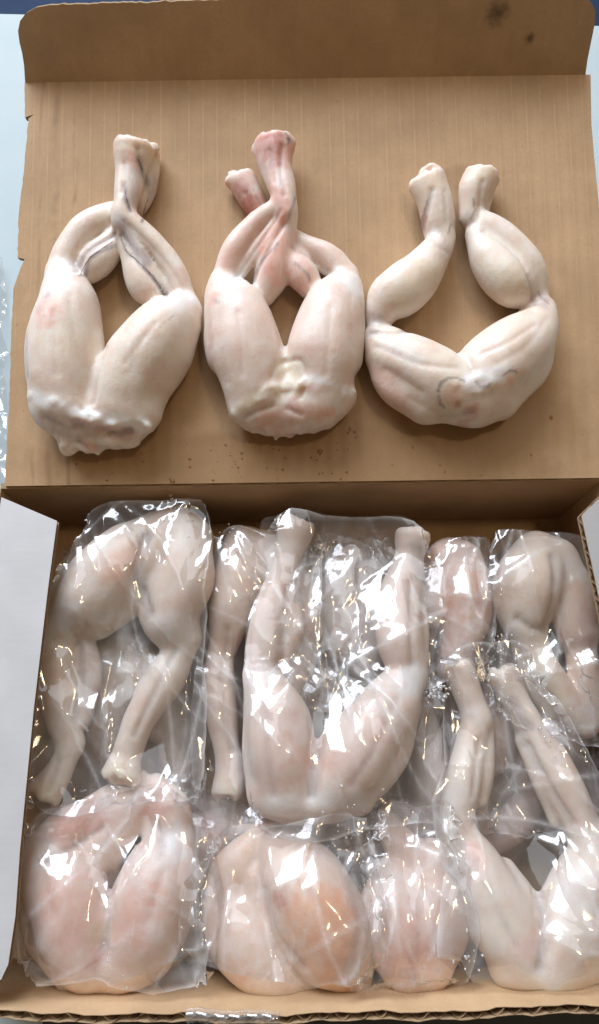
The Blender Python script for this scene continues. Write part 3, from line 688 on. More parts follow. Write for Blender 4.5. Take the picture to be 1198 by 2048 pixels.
box_legs(1, dict(
 L=[(4, [(340, 1082, 58), (262, 1122, 74), (190, 1182, 72), (138, 1245, 48)]), (3, [(270, 1190, 40), (195, 1240, 40)]),
    (3, [(125, 1255, 32), (112, 1330, 38), (122, 1420, 36), (142, 1490, 27)]), (1.6, [(165, 1270, 20), (182, 1350, 24), (170, 1440, 18)]),
    (3, [(145, 1485, 24), (120, 1540, 30), (88, 1588, 38)], 'cut')],
 R=[(4, [(362, 1085, 58), (362, 1155, 68), (338, 1222, 62), (362, 1278, 38)]), (3, [(370, 1280, 30), (335, 1350, 38), (285, 1430, 34), (258, 1490, 27)]), (1.6, [(345, 1300, 16), (295, 1370, 22), (265, 1450, 16)]),
    (3, [(258, 1490, 26), (248, 1520, 30), (240, 1550, 40)], 'cut')],
 P=[(6, [(300, 1070, 40), (350, 1055, 44), (385, 1075, 36)]), (3, [(320, 1050, 22), (370, 1045, 24)], 'rag')]),
 0.029, 'frog leg pair with splayed shins pointing down, back left in the carton', [([(130, 1240)], 42, WHT, 0.6), ([(355, 1260)], 44, WHT, 0.6), ([(270, 1125), (240, 1150)], 36, ORG, 0.6), ([(90, 1590)], 34, YEL, 0.8), ([(240, 1550)], 36, YEL, 0.8), ([(170, 1290), (170, 1450)], 16, GREY, 0.4)], (YEL, 0.2), 11)
box_legs(2, dict(
 L=[(4, [(490, 1095, 40), (480, 1150, 52), (462, 1225, 46), (450, 1290, 30)]), (3, [(440, 1300, 26), (438, 1390, 34), (452, 1480, 28), (460, 1530, 24)]), (3, [(460, 1530, 24), (455, 1585, 32)], 'cut')],
 R=[(4, [(530, 1110, 44), (580, 1180, 50), (600, 1260, 44)]), (3, [(600, 1260, 36), (590, 1340, 34), (560, 1420, 28)])], P=[(5, [(500, 1095, 36), (540, 1100, 36)])]),
 0.020, 'frog leg with slender shin squeezed between the back left and the middle bag', [([(590, 1230)], 44, PINK, 0.7), ([(455, 1580)], 30, YEL, 0.5)], (ORG, 0.15), 12)
box_legs(3, dict(
 L=[(4, [(520, 1350, 38), (548, 1420, 60), (562, 1500, 70), (580, 1570, 60)]), (3, [(505, 1400, 18), (512, 1500, 30), (525, 1580, 32)]),
    (3, [(524, 1345, 32), (532, 1280, 38), (552, 1200, 34), (570, 1140, 27)]), (1.6, [(560, 1330, 16), (585, 1260, 24), (585, 1190, 20)]), (3, [(570, 1140, 25), (582, 1095, 28), (592, 1055, 36)], 'cut')],
 R=[(4, [(805, 1365, 40), (760, 1440, 64), (700, 1520, 72), (650, 1580, 60)]), (3, [(810, 1420, 26), (775, 1510, 40), (715, 1590, 36)]),
    (3, [(818, 1345, 34), (800, 1280, 46), (800, 1200, 42), (815, 1140, 30)]), (1.6, [(840, 1320, 16), (835, 1250, 22), (832, 1180, 18)]), (3, [(815, 1140, 28), (822, 1105, 30), (826, 1072, 38)], 'cut')],
 P=[(6, [(545, 1590, 42), (610, 1600, 42), (690, 1595, 40)]), (3, [(530, 1605, 22), (620, 1618, 24), (720, 1605, 20)], 'rag')]),
 0.033, 'frog leg pair spread in a wide V, feet up, middle of the carton', [([(520, 1345)], 40, WHT, 0.55), ([(825, 1360)], 42, WHT, 0.75), ([(560, 1450), (570, 1540)], 50, PINK, 0.22), ([(740, 1450), (680, 1540)], 50, PINK, 0.18), ([(540, 1605), (720, 1600)], 20, WHT, 0.4), ([(830, 1090), (840, 1150)], 14, GREY, 0.4)], (PINK, 0.10), 13)
box_legs(4, dict(L=[(4, [(925, 1120, 40), (930, 1180, 52), (925, 1260, 46), (900, 1340, 30)])], R=[(4, [(880, 1130, 34), (870, 1220, 40)])], P=[(5, [(900, 1110, 36)])]),
 0.020, 'pink frog thigh at the back wall, right of the middle bag', [([(930, 1190)], 60, ORG, 0.75), ([(930, 1200)], 40, PINK, 0.5)], (PINK, 0.4), 14)
box_legs(5, dict(
 L=[(4, [(1075, 1110, 46), (1060, 1160, 68), (1045, 1225, 52), (1055, 1275, 34)]), (3, [(1060, 1285, 30), (1085, 1340, 36), (1130, 1400, 34), (1170, 1450, 26)]), (1.6, [(1040, 1300, 16), (1065, 1360, 22), (1105, 1420, 18)])],
 R=[(4, [(1110, 1120, 44), (1140, 1190, 50), (1155, 1260, 40)]), (3, [(1158, 1270, 28), (1170, 1360, 32), (1185, 1440, 24)])], P=[(6, [(1075, 1105, 40), (1110, 1115, 36)])]),
 0.025, 'frog leg pair with one rounded thigh up, back right corner of the carton', [([(1010, 1270)], 26, WHT, 0.4), ([(1150, 1200), (1170, 1380)], 40, ORG, 0.3)], (YEL, 0.45), 15)
box_legs(6, dict(
 L=[(4, [(925, 1675, 38), (955, 1740, 58), (995, 1830, 70), (1040, 1900, 66)]), (3, [(1010, 1740, 26), (1040, 1810, 40)]),
    (3, [(918, 1665, 34), (920, 1600, 36), (935, 1520, 34), (955, 1440, 30)]), (1.6, [(960, 1600, 18), (970, 1530, 22), (975, 1450, 16)]), (3, [(955, 1440, 28), (935, 1385, 30), (915, 1335, 36)], 'cut')],
 R=[(4, [(1190, 1690, 42), (1180, 1770, 66), (1140, 1850, 74), (1090, 1905, 68)]), (3, [(1225, 1740, 36), (1210, 1830, 50)]),
    (3, [(1165, 1660, 36), (1130, 1590, 42), (1090, 1510, 38), (1050, 1440, 28)]), (1.6, [(1110, 1640, 16), (1080, 1560, 22), (1045, 1480, 18)]), (3, [(1050, 1440, 26), (1025, 1390, 26), (1000, 1345, 32)], 'cut')],
 P=[(6, [(1020, 1920, 44), (1090, 1935, 46), (1170, 1915, 44)]), (3, [(1010, 1925, 24), (1090, 1950, 24), (1180, 1935, 22)], 'rag')]),
 0.029, 'large frog leg pair with broad thighs pointing down, front right in the carton', [([(945, 1700), (960, 1720)], 22, PINK, 0.6), ([(1150, 1780)], 50, WHT, 0.4), ([(1040, 1885), (1060, 1870)], 26, PINK, 0.4), ([(925, 1600)], 36, WHT, 0.4), ([(1060, 1450), (1030, 1400)], 14, GREY, 0.5), ([(1120, 1560)], 30, YEL, 0.4)], (YEL, 0.18), 16)
box_legs(7, dict(
 L=[(4, [(85, 1712, 44), (122, 1768, 74), (148, 1840, 82), (172, 1895, 68)]), (3, [(68, 1790, 30), (85, 1860, 42), (120, 1910, 40)]),
    (2.2, [(92, 1690, 36), (130, 1662, 42), (178, 1636, 36, -2), (232, 1598, 28, -8), (280, 1560, 20, -13)]), (1.2, [(212, 1750, 32, -8), (204, 1696, 46, -7), (236, 1645, 44, -8), (275, 1600, 32, -9)])],
 R=[(4, [(352, 1690, 44), (312, 1765, 74), (288, 1840, 82), (262, 1895, 68)]), (3, [(358, 1770, 28), (345, 1850, 36), (310, 1905, 38)]),
    (2.2, [(354, 1672, 36), (340, 1625, 38), (322, 1590, 30, -7), (312, 1566, 20, -12)]), (1.6, [(315, 1680, 22), (302, 1640, 22, -4), (296, 1610, 16, -9)])],
 P=[(6, [(140, 1910, 46), (215, 1925, 50), (290, 1910, 46)]), (3, [(145, 1945, 26), (215, 1962, 26), (275, 1948, 24)], 'rag'), (2, [(205, 1850, 24, 10), (215, 1875, 24, 10)], 'rag')]),
 0.028, 'pink frog leg pair with shins folded and crossed, front left of the carton', [([(345, 1690)], 44, WHT, 0.75), ([(130, 1780), (160, 1850)], 56, PINK, 0.45), ([(300, 1790), (280, 1850)], 50, PINK, 0.4), ([(180, 1640), (130, 1660)], 36, PINK, 0.7), ([(210, 1860)], 26, YEL, 0.6), ([(205, 1905), (195, 1920)], 18, RED, 0.5), ([(300, 1615)], 30, PINK, 0.6), ([(90, 1700)], 34, WHT, 0.35)], (PINK, 0.25), 17)
box_legs(8, dict(
 L=[(4, [(560, 1705, 48), (604, 1770, 84), (645, 1842, 94), (684, 1905, 68), (716, 1952, 34)]), (3, [(700, 1800, 26), (718, 1870, 30)])],
 R=[(4, [(445, 1815, 42, -6), (480, 1875, 64, -5), (535, 1932, 56, -5), (590, 1955, 36, -5)]), (3, [(445, 1810, 38, -8), (462, 1750, 42, -11), (510, 1690, 34, -15), (560, 1640, 20, -18)]), (2, [(520, 1760, 44, -11), (530, 1840, 46, -9)])], P=[(3, [(600, 1930, 36, -4), (650, 1940, 32, -3)])]),
 0.027, 'orange tinted plump frog thigh slanting down, front middle of the carton', [([(640, 1820), (680, 1900)], 70, ORG, 0.8), ([(560, 1790)], 20, RED, 0.45), ([(700, 1930)], 20, WHT, 0.4)], (ORG, 0.3), 18)
box_legs(9, dict(
 L=[(4, [(785, 1770, 52), (795, 1850, 78), (810, 1915, 62)])], R=[(4, [(870, 1730, 48), (872, 1830, 68), (850, 1915, 56)]), (3, [(850, 1740, 34), (800, 1690, 34), (770, 1640, 26)])], P=[(6, [(820, 1925, 42)])]),
 0.025, 'rosy frog legs under flat film, between the orange thigh and the front right pair', [([(820, 1880)], 80, PINK, 0.5)], (PINK, 0.35), 19)
box_legs(10, dict(
 L=[(3, [(880, 1640, 40), (865, 1560, 44), (850, 1480, 36), (835, 1420, 28)])], R=[(3, [(790, 1650, 36), (740, 1680, 34), (690, 1690, 30)])], P=[(4, [(860, 1650, 34), (810, 1655, 34)])]),
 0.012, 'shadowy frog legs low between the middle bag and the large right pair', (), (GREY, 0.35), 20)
box_legs(11, dict(L=[(3, [(690, 1120, 34), (680, 1200, 44), (690, 1290, 36)])], R=[(3, [(740, 1150, 30), (745, 1240, 36), (735, 1330, 30)])], P=[(4, [(710, 1110, 32)])]),
 0.012, 'frog legs deep below the open V of the middle pair', (), (WHT, 0.3), 21)

def template(cx, cy, rot, sc=1.0):
    c_, s_ = math.cos(R(rot)) * sc, math.sin(R(rot)) * sc
    def tp(pts, m): return [(cx + c_ * m * x - s_ * y, cy + s_ * m * x + c_ * y, r_ * sc) for x, y, r_ in pts]
    th = [(20, 80, 56), (45, 20, 64), (58, -50, 52), (74, -92, 34)]; cf = [(70, -98, 28), (48, -165, 34), (22, -225, 22)]
    return dict(L=[(4, tp(th, -1)), (3, tp(cf, -1))], R=[(4, tp(th, 1)), (3, tp(cf, 1))], P=[(6, tp([(-30, 110, 42), (30, 110, 42)], 1))])
box_legs(12, template(250, 1400, 160), BF, 'frog legs in the lower layer under the back left bag', (), (YEL, 0.4), 22)
box_legs(13, template(1040, 1470, 200), BF, 'frog legs in the lower layer under the slanting shins at right', (), (PINK, 0.4), 23)
box_legs(14, template(420, 1740, 75), BF, 'frog legs in the lower layer below the gap between front left and front middle', (), (PINK, 0.3), 24)

# ------------------------------------------------------------------ plastic bags: film draped over what lies below
GX0, GX1, GY0, GY1, GS = -0.165, 0.165, -0.235, 0.012, 0.001
GNX, GNY = int((GX1 - GX0) / GS) + 1, int((GY1 - GY0) / GS) + 1
def dil(a):
    b = a.copy(); b[1:] = np.maximum(b[1:], a[:-1]); b[:-1] = np.maximum(b[:-1], a[1:])
    c = b.copy(); c[:, 1:] = np.maximum(c[:, 1:], b[:, :-1]); c[:, :-1] = np.maximum(c[:, :-1], b[:, 1:]); return c
def blur(a, n=1):
    for _ in range(n):
        p = np.pad(a, 1, mode='edge'); a = (p[:-2, 1:-1] + p[2:, 1:-1] + p[1:-1, :-2] + p[1:-1, 2:] + 4 * p[1:-1, 1:-1]) / 8
    return a
def raster(V, lowest=False):
    g = np.full((GNX, GNY), -1.0)
    i = np.clip(((V[:, 0] - GX0) / GS).round().astype(int), 0, GNX - 1); j = np.clip(((V[:, 1] - GY0) / GS).round().astype(int), 0, GNY - 1)
    np.maximum.at(g, (i, j), -V[:, 2] if lowest else V[:, 2]); return dil(g)
def samp(g, x, y):
    fx = np.clip((x - GX0) / GS, 0, GNX - 1.001); fy = np.clip((y - GY0) / GS, 0, GNY - 1.001)
    i = fx.astype(int); j = fy.astype(int); fx = fx - i; fy = fy - j
    return (g[i, j] * (1 - fx) + g[i + 1, j] * fx) * (1 - fy) + (g[i, j + 1] * (1 - fx) + g[i + 1, j + 1] * fx) * fy

GROUND = np.full((GNX, GNY), BF)
for V_ in PAIRS.values(): pass
M_FILM = mat_film('clear_bag_film'); M_FILMB = mat_film('clear_bag_film_back', refl=0.8)

def drape(quad, zed, own, slack, seed, step=0.0019, steps=70, its=6, tent=84, lift=0.0016, corner=True):
    r = np.random.default_rng(seed)
    Q = [BOX.px(x, y, z)[0] for (x, y), z in zip(quad, zed)]      # TL TR BR BL
    lu = 0.5 * (np.linalg.norm(Q[1] - Q[0]) + np.linalg.norm(Q[2] - Q[3])); lv = 0.5 * (np.linalg.norm(Q[3] - Q[0]) + np.linalg.norm(Q[2] - Q[1]))
    nu, nv = int(lu / step) + 1, int(lv / step) + 1
    s = np.linspace(0, 1, nu)[None, :, None]; t = np.linspace(0, 1, nv)[:, None, None]
    P = (Q[0] * (1 - s) + Q[1] * s) * (1 - t) + (Q[3] * (1 - s) + Q[2] * s) * t
    # soft, uneven outline
    ctr = P.mean((0, 1)); nzf = vnoise(P, 45, seed)[..., None]
    edge = np.maximum(np.abs(2 * s - 1), np.abs(2 * t - 1)) ** 3
    dirv = (P - ctr)[..., :2] / (np.abs(P - ctr)[..., :2].max((0, 1)) + 1e-9); P[..., :2] += ((nzf * 0.009) * edge)[..., :1] * dirv
    rc = ((np.abs(2 * s - 1) * np.abs(2 * t - 1)) ** 5) * np.random.default_rng(seed + 9).uniform(0.3, 1.0, 4)[(s > .5).astype(int) + 2 * (t > .5).astype(int)]
    if corner: P[..., :2] -= rc * 0.011 * dirv
    obst = np.maximum(GROUND, own) + lift
    obst = blur(obst, 2)
    # taut membrane over the obstacle, as seen by the film
    zmin = samp(obst, P[..., 0], P[..., 1])
    ztop = np.percentile(samp(own, P[..., 0], P[..., 1]), tent)
    e4 = np.clip((np.maximum(np.abs(2 * s - 1), np.abs(2 * t - 1))[..., 0] - 0.72) / 0.28, 0, 1) ** 1.5
    z = np.maximum(zmin, np.maximum(ztop, P[..., 2]) * (1 - e4) + P[..., 2] * e4)
    for _ in range(60):
        p = np.pad(z, 1, mode='edge'); z = np.maximum(zmin, 0.25 * (p[:-2, 1:-1] + p[2:, 1:-1] + p[1:-1, :-2] + p[1:-1, 2:]) - 0.00002)
    P[..., 2] = z
    X0_ = P.copy()
    sn = vnoise(P, 28, seed + 1) * 0.5 + 0.5; sm = vnoise(P, 33, seed + 4) * 0.5 + 0.5
    def rest(a, b, sc): return np.linalg.norm(b - a, axis=-1) * (1 + sc)
    su = slack[0] * (0.3 + 1.3 * sn); sv = slack[1] * (0.3 + 1.3 * sm)
    Lh = rest(P[:, :-1], P[:, 1:], su[:, 1:]); Lv = rest(P[:-1], P[1:], sv[1:])
    av = 0.5 * (su + sv)
    D1 = rest(P[:-1, :-1], P[1:, 1:], av[1:, 1:]); D2 = rest(P[:-1, 1:], P[1:, :-1], av[1:, 1:])
    B1 = rest(P[:, :-2], P[:, 2:], su[:, 1:-1]); B2 = rest(P[:-2], P[2:], sv[1:-1]); C1 = rest(P[:, :-5], P[:, 5:], su[:, 2:-3] * 0.6); C2 = rest(P[:-5], P[5:], sv[2:-3] * 0.6)
    ang = r.uniform(0, 3.14); Pa = P.copy(); Pa[..., 0], Pa[..., 1] = (P[..., 0] * math.cos(ang) + P[..., 1] * math.sin(ang)) * 1.0, (P[..., 1] * math.cos(ang) - P[..., 0] * math.sin(ang)) * 0.35
    P[..., 2] += (1 - np.abs(vnoise(Pa, 110, seed + 2)) * 2).clip(0) * 0.004 + (1 - np.abs(vnoise(Pa[..., [1, 0, 2]], 90, seed + 9)) * 2).clip(0) * 0.003 + r.normal(0, 0.0004, P.shape[:2]) + 0.001
    P[..., :2] += r.normal(0, 0.00025, P[..., :2].shape)
    prev = P.copy(); eb = np.minimum(np.minimum(s, 1 - s) * (nu - 1), np.minimum(t, 1 - t) * (nv - 1)); pin = np.where(eb < 0.5, 0.35, np.where(eb < 2.5, 0.04, 0.004)) * np.array([1, 1, 0.5])
    def con(A, B, L, w):
        d = B - A; l = np.sqrt((d * d).sum(-1)) + 1e-9; c = (((l - L) / l) * 0.5 * w)[..., None] * d; A += c; B -= c
    gx = np.gradient(obst, GS, axis=0); gy = np.gradient(obst, GS, axis=1)
    for st in range(steps):
        vel = (P - prev) * 0.86; prev = P.copy(); P += vel; P[..., 2] -= 0.00004
        for _ in range(its):
            for o in (0, 1):
                n = (nu - o) // 2 * 2; con(P[:, o:o + n:2], P[:, o + 1:o + n:2], Lh[:, o:o + n - 1:2], 1.0)
                n = (nv - o) // 2 * 2; con(P[o:o + n:2], P[o + 1:o + n:2], Lv[o:o + n - 1:2], 1.0)
            for o in (0, 1):
                n = (nv - o) // 2 * 2
                con(P[o:o + n:2, :-1], P[o + 1:o + n:2, 1:], D1[o:o + n - 1:2], 0.45); con(P[o:o + n:2, 1:], P[o + 1:o + n:2, :-1], D2[o:o + n - 1:2], 0.45)
            for o in (0, 1, 2, 3):
                a, b = P[:, o:-2:4], P[:, o + 2::4]; k = min(a.shape[1], b.shape[1]); con(a[:, :k], b[:, :k], B1[:, o::4][:, :k], 0.22)
                a, b = P[o:-2:4], P[o + 2::4]; k = min(a.shape[0], b.shape[0]); con(a[:k], b[:k], B2[o::4][:k], 0.22)
            for o in range(5):
                a, b = P[:, o:-5:10], P[:, o + 5::10]; k = min(a.shape[1], b.shape[1]); con(a[:, :k], b[:, :k], C1[:, o::10][:, :k], 0.16)
                a, b = P[o:-5:10], P[o + 5::10]; k = min(a.shape[0], b.shape[0]); con(a[:k], b[:k], C2[o::10][:k], 0.16)
        P += (X0_ - P) * pin
        over = np.maximum(P[..., 2] - (X0_[..., 2] + 0.009), 0); P[..., 2] -= over * 0.6
        P[..., 0] = np.clip(P[..., 0], X0 + 0.0012, X1 - 0.0012); P[..., 1] = np.clip(P[..., 1], -DBOX + 0.0008, -0.0012)
        h = samp(obst, P[..., 0], P[..., 1]); pen = h - P[..., 2]; m = pen > 0
        hx = samp(gx, P[..., 0], P[..., 1]); hy = samp(gy, P[..., 0], P[..., 1]); nn = 1 + hx * hx + hy * hy
        k = np.where(m, pen / nn, 0); P[..., 0] -= k * hx * 0.7; P[..., 1] -= k * hy * 0.7; P[..., 2] += k
    h = samp(obst, P[..., 0], P[..., 1]); P[..., 2] = np.maximum(P[..., 2], h - 0.0004)
    return P, obst
def grid_faces(nv, nu):
    i = np.arange(nv * nu).reshape(nv, nu)
    return np.stack([i[:-1, :-1].ravel(), i[1:, :-1].ravel(), i[1:, 1:].ravel(), i[:-1, 1:].ravel()], 1)
def set_haze(me, hz):
    at = me.attributes.new('haze', 'FLOAT', 'POINT'); at.data.foreach_set('value', hz.ravel().astype(np.float32))
def up2(a):
    def ax0(q):
        e = np.concatenate([2 * q[:1] - q[1:2], q, 2 * q[-1:] - q[-2:-1]]); mid = (-e[:-3] + 9 * e[1:-2] + 9 * e[2:-1] - e[3:]) / 16
        o_ = np.empty((2 * len(q) - 1,) + q.shape[1:]); o_[::2] = q; o_[1::2] = mid; return o_
    return np.swapaxes(ax0(np.swapaxes(ax0(a), 0, 1)), 0, 1)
def facet(Q, nn, seed, su=0.0075, sv=0.0135, amp=0.0030):
    """the same film folded into flat, irregular, elongated facets with sharp creases between them"""
    r = np.random.default_rng(seed + 300); nv, nu = Q.shape[:2]
    lu = np.linalg.norm(Q[nv // 2, 0] - Q[nv // 2, -1]); lv = np.linalg.norm(Q[0, nu // 2] - Q[-1, nu // 2])
    ku, kv = max(4, int(lu / su)), max(4, int(lv / sv)); pts = []
    for i in range(ku + 1):
        for j in range(kv + 1):
            a = (i + (r.uniform(-.46, .46) if 0 < i < ku else 0)) / ku; b_ = (j + (r.uniform(-.46, .46) if 0 < j < kv else 0)) / kv
            if r.random() < 0.82 or i in (0, ku) or j in (0, kv): pts.append((a, b_))
    pts = np.clip(np.array(pts), 0, 1); ang = r.uniform(-0.5, 0.5)
    sc = np.stack([pts[:, 0] * lu / su, pts[:, 1] * lv / sv], 1) @ np.array([[math.cos(ang), -math.sin(ang)], [math.sin(ang), math.cos(ang)]])
    ov, _, tris, orig, _, _ = delaunay_2d_cdt([Vector((float(x), float(y))) for x, y in sc], [], [], 0, 1e-6)
    src = [o_[0] if o_ else 0 for o_ in orig]
    g = pts * np.array([nu - 1, nv - 1]); gi = g.round().astype(int)
    off = r.uniform(0.0, 1.0, len(pts)) ** 1.5 * amp + 0.0001
    K = Q[gi[:, 1], gi[:, 0]] + nn[gi[:, 1], gi[:, 0]] * off[:, None]; g = gi.astype(float)
    Fq = Q.copy()
    for t3 in tris:
        i0, i1, i2 = (src[k] for k in t3); A, B_, C_ = g[i0], g[i1], g[i2]
        x0, x1 = int(min(A[0], B_[0], C_[0])), int(max(A[0], B_[0], C_[0])) + 1; y0, y1 = int(min(A[1], B_[1], C_[1])), int(max(A[1], B_[1], C_[1])) + 1
        X, Y = np.meshgrid(np.arange(x0, min(x1, nu)), np.arange(y0, min(y1, nv)))
        det = (B_[1] - C_[1]) * (A[0] - C_[0]) + (C_[0] - B_[0]) * (A[1] - C_[1])
        if abs(det) < 1e-6: continue
        w0 = ((B_[1] - C_[1]) * (X - C_[0]) + (C_[0] - B_[0]) * (Y - C_[1])) / det; w1 = ((C_[1] - A[1]) * (X - C_[0]) + (A[0] - C_[0]) * (Y - C_[1])) / det; w2 = 1 - w0 - w1
        m = (w0 >= -1e-6) & (w1 >= -1e-6) & (w2 >= -1e-6)
        Fq[Y[m], X[m]] = w0[m][:, None] * K[i0] + w1[m][:, None] * K[i1] + w2[m][:, None] * K[i2]
    return Fq
def refine(P, hz, seed, obst, ncr=26):
    """twice the grid, folded into facets, with a few long creases"""
    Q = up2(P); h2 = up2(hz[..., None])[..., 0].clip(0, 1)
    du = np.gradient(Q, axis=1); dv = np.gradient(Q, axis=0); nn = np.cross(dv, du); nn /= np.linalg.norm(nn, axis=-1, keepdims=True) + 1e-12
    nn *= np.where(nn[..., 2:] < 0, -1, 1)
    bl = np.clip(0.80 + vnoise(Q, 32, seed + 24) * 0.55, 0.30, 1.0)[..., None]
    Fq = facet(Q, nn, seed)
    Q = Q * (1 - bl) + Fq * bl
    b2 = np.clip(vnoise(Q, 40, seed + 44) * 2.2 + 0.35, 0, 1)[..., None]
    Q = Q * (1 - b2) + facet(Q, nn, seed + 50, 0.0038, 0.0085, 0.0013) * b2
    wr = Q + 0.004 * np.stack([vnoise(Q, 60, seed + 21), vnoise(Q, 60, seed + 22), vnoise(Q, 60, seed + 23)], -1)
    amt = np.clip(vnoise(Q, 35, seed + 34) * 1.3 + 0.3, 0.0, 1.0)
    d = ((1 - np.abs(vnoise(wr, 85, seed + 25)) * 2.2).clip(0) * 0.0004 + (1 - np.abs(vnoise(wr, 190, seed + 26)) * 2.2).clip(0) * 0.00012) * amt
    r = np.random.default_rng(seed + 77); nv, nu = Q.shape[:2]; ax0 = r.uniform(-0.5, 0.5) + math.pi / 2
    xy = Q[..., :2]; mk = np.zeros(Q.shape[:2])
    for k in range(ncr):
        c = xy[r.integers(0, nv), r.integers(0, nu)]; a = r.normal(ax0, 0.55) if r.random() < 0.75 else r.uniform(0, math.pi)
        L_ = r.uniform(0.015, 0.065); dv_ = np.array([math.cos(a), math.sin(a)]); q = xy - c
        al = q @ dv_; cv = r.normal(0, 3.0); ac = q @ np.array([-dv_[1], dv_[0]]) + cv * al * al
        w = r.uniform(0.0012, 0.0045); amp = r.uniform(0.25, 0.60) * w
        tp = np.clip(1 - (al / L_) ** 2, 0, 1)
        d = d + amp * np.where(ac > 0, np.exp(-ac / w), np.exp(ac / (w * r.uniform(0.5, 2.2)))) * tp
        mk = mk + np.exp(-np.abs(ac) / 0.0008) * tp * r.uniform(0, 0.35)
    Q = Q + nn * d[..., None]
    h = samp(obst, Q[..., 0], Q[..., 1]) - 0.0008; Q[..., 2] = np.maximum(Q[..., 2], h)
    Q[..., 0] = np.clip(Q[..., 0], X0 + 0.0008, X1 - 0.0008); Q[..., 1] = np.clip(Q[..., 1], -DBOX + 0.0005, -0.0008)
    n3 = np.clip(vnoise(Q, 30, seed + 30) * 0.9 + 0.1, 0, 1); n4 = np.clip(vnoise(Q, 170, seed + 31) * 0.8 + 0.5, 0, 1)
    return Q, np.clip(0.05 + 0.22 * n3 * n4 + 0.34 * h2 + mk, 0, 0.8)
def bag(key, quad, zed, slack, label, seed, also=()):
    global GROUND
    own = raster(PAIRS[key]); low = -raster(PAIRS[key], True)
    for a in also: own = np.maximum(own, raster(PAIRS[a]))
    zed = [z / 1000 for z in zed]
    P, ob = drape(quad, zed, own, slack, seed)
    nv, nu = P.shape[:2]
    root = empty('plastic_bag', tuple(P.mean((0, 1)) * (1, 1, 0) + (0, 0, BF)))
    tag(root, label, 'plastic bag', 'clear plastic bags of frog legs in the carton'); bpy.context.view_layer.update()
    s = np.linspace(0, 1, nu)[None, :]; t = np.linspace(0, 1, nv)[:, None]
    ed = np.minimum(np.minimum(s, 1 - s) * nu, np.minimum(t, 1 - t) * nv)
    sd = np.random.default_rng(seed + 5).random(4); es = np.minimum(np.minimum(s * nu + 99 * (sd[0] > .6), (1 - s) * nu + 99 * (sd[1] > .6)), np.minimum(t * nv + 99 * (sd[2] > .6), (1 - t) * nv + 99 * (sd[3] > .6)))
    hz = np.clip(1 - es / 1.2, 0, 1) * 0.75
    Pf, hf = refine(P, hz, seed, ob)
    me = mesh('front_film', Pf.reshape(-1, 3), grid_faces(*Pf.shape[:2])); set_haze(me, hf)
    o = link('front_film', me, root, [M_FILM], True); o.matrix_world = Matrix()
    # back film below the flesh
    g0 = blur(GROUND, 2); zb = samp(g0, P[..., 0], P[..., 1]) + 0.0006
    lw = samp(np.where(low > 0.9, 0.03, low), P[..., 0], P[..., 1]) - 0.0006
    e2 = np.clip(ed / 5.0, 0, 1)
    zb = np.minimum(P[..., 2] - 0.0002, np.maximum(np.minimum(zb, lw), BF - 0.0006))
    Pb = P.copy(); Pb[..., 2] = P[..., 2] * (1 - e2) + zb * e2 - 0.0001
    Pb = Pb[::2, ::2]
    me = mesh('back_film', Pb.reshape(-1, 3), grid_faces(*Pb.shape[:2])); set_haze(me, np.full(Pb.shape[:2], 0.03))
    o = link('back_film', me, root, [M_FILMB], True); o.matrix_world = Matrix()
    GROUND = np.maximum(np.maximum(GROUND, raster(P.reshape(-1, 3)) + 0.0002), raster(PAIRS[key]))

bag(12, [(110, 1080), (430, 1080), (420, 1680), (60, 1680)], (24, 24, 22, 22), (0.05, 0.05), 'murky bag in the lower layer under the back left bag', 112)
bag(13, [(930, 1150), (1230, 1150), (1290, 1720), (900, 1700)], (24, 24, 22, 22), (0.05, 0.05), 'murky bag in the lower layer under the slanting shins at right', 113)
bag(14, [(330, 1600), (760, 1620), (760, 1900), (330, 1900)], (24, 24, 22, 22), (0.05, 0.05), 'murky bag in the lower layer below the front middle gap', 114)
bag(10, [(700, 1360), (950, 1380), (960, 1740), (400, 1760)], (26, 26, 30, 28), (0.05, 0.05), 'dim crumpled bag low between the middle bag and the large right bag', 110)
bag(11, [(600, 1050), (800, 1055), (810, 1420), (600, 1420)], (34, 34, 32, 32), (0.06, 0.06), 'silvery crumpled bag below the open V of the middle pair', 111)
bag(2, [(415, 1055), (640, 1065), (590, 1660), (350, 1640)], (38, 38, 30, 30), (0.04, 0.04), 'narrow bag squeezed between the back left bag and the middle bag', 102)
bag(4, [(840, 1080), (990, 1070), (1000, 1350), (840, 1360)], (40, 40, 36, 36), (0.04, 0.04), 'small bag with pink flesh against the back wall, right of the middle bag', 104)
bag(5, [(965, 1055), (1185, 1068), (1270, 1540), (980, 1440)], (42, 44, 36, 36), (0.035, 0.04), 'bag around one rounded thigh in the back right corner', 105)
bag(8, [(395, 1665), (770, 1610), (765, 1990), (355, 1915)], (48, 44, 44, 44), (0.05, 0.045), 'bag with a wide loose fold over an orange thigh, front middle', 108)
bag(9, [(733, 1575), (945, 1575), (940, 1992), (655, 2000)], (50, 48, 46, 46), (0.03, 0.035), 'flat bag with an upright cut edge, front, right of the orange thigh', 109)
bag(6, [(868, 1275), (1075, 1270), (1400, 1985), (872, 1998)], (46, 48, 46, 46), (0.035, 0.04), 'large bag with long slanting folds around the broad pair, front right', 106)
bag(1, [(165, 1018), (425, 995), (420, 1600), (30, 1632)], (50, 56, 46, 44), (0.035, 0.04), 'bag with frost inside around the splayed shins, back left', 101)
bag(3, [(540, 1014), (885, 1046), (880, 1665), (470, 1672)], (52, 54, 50, 48), (0.035, 0.035), 'topmost glossy bag in the middle around the wide V pair', 103)
bag(7, [(35, 1640), (385, 1555), (465, 1988), (32, 1950)], (50, 52, 46, 46), (0.035, 0.035), 'bag with a pointed sealed corner around the pink pair, front left', 107)

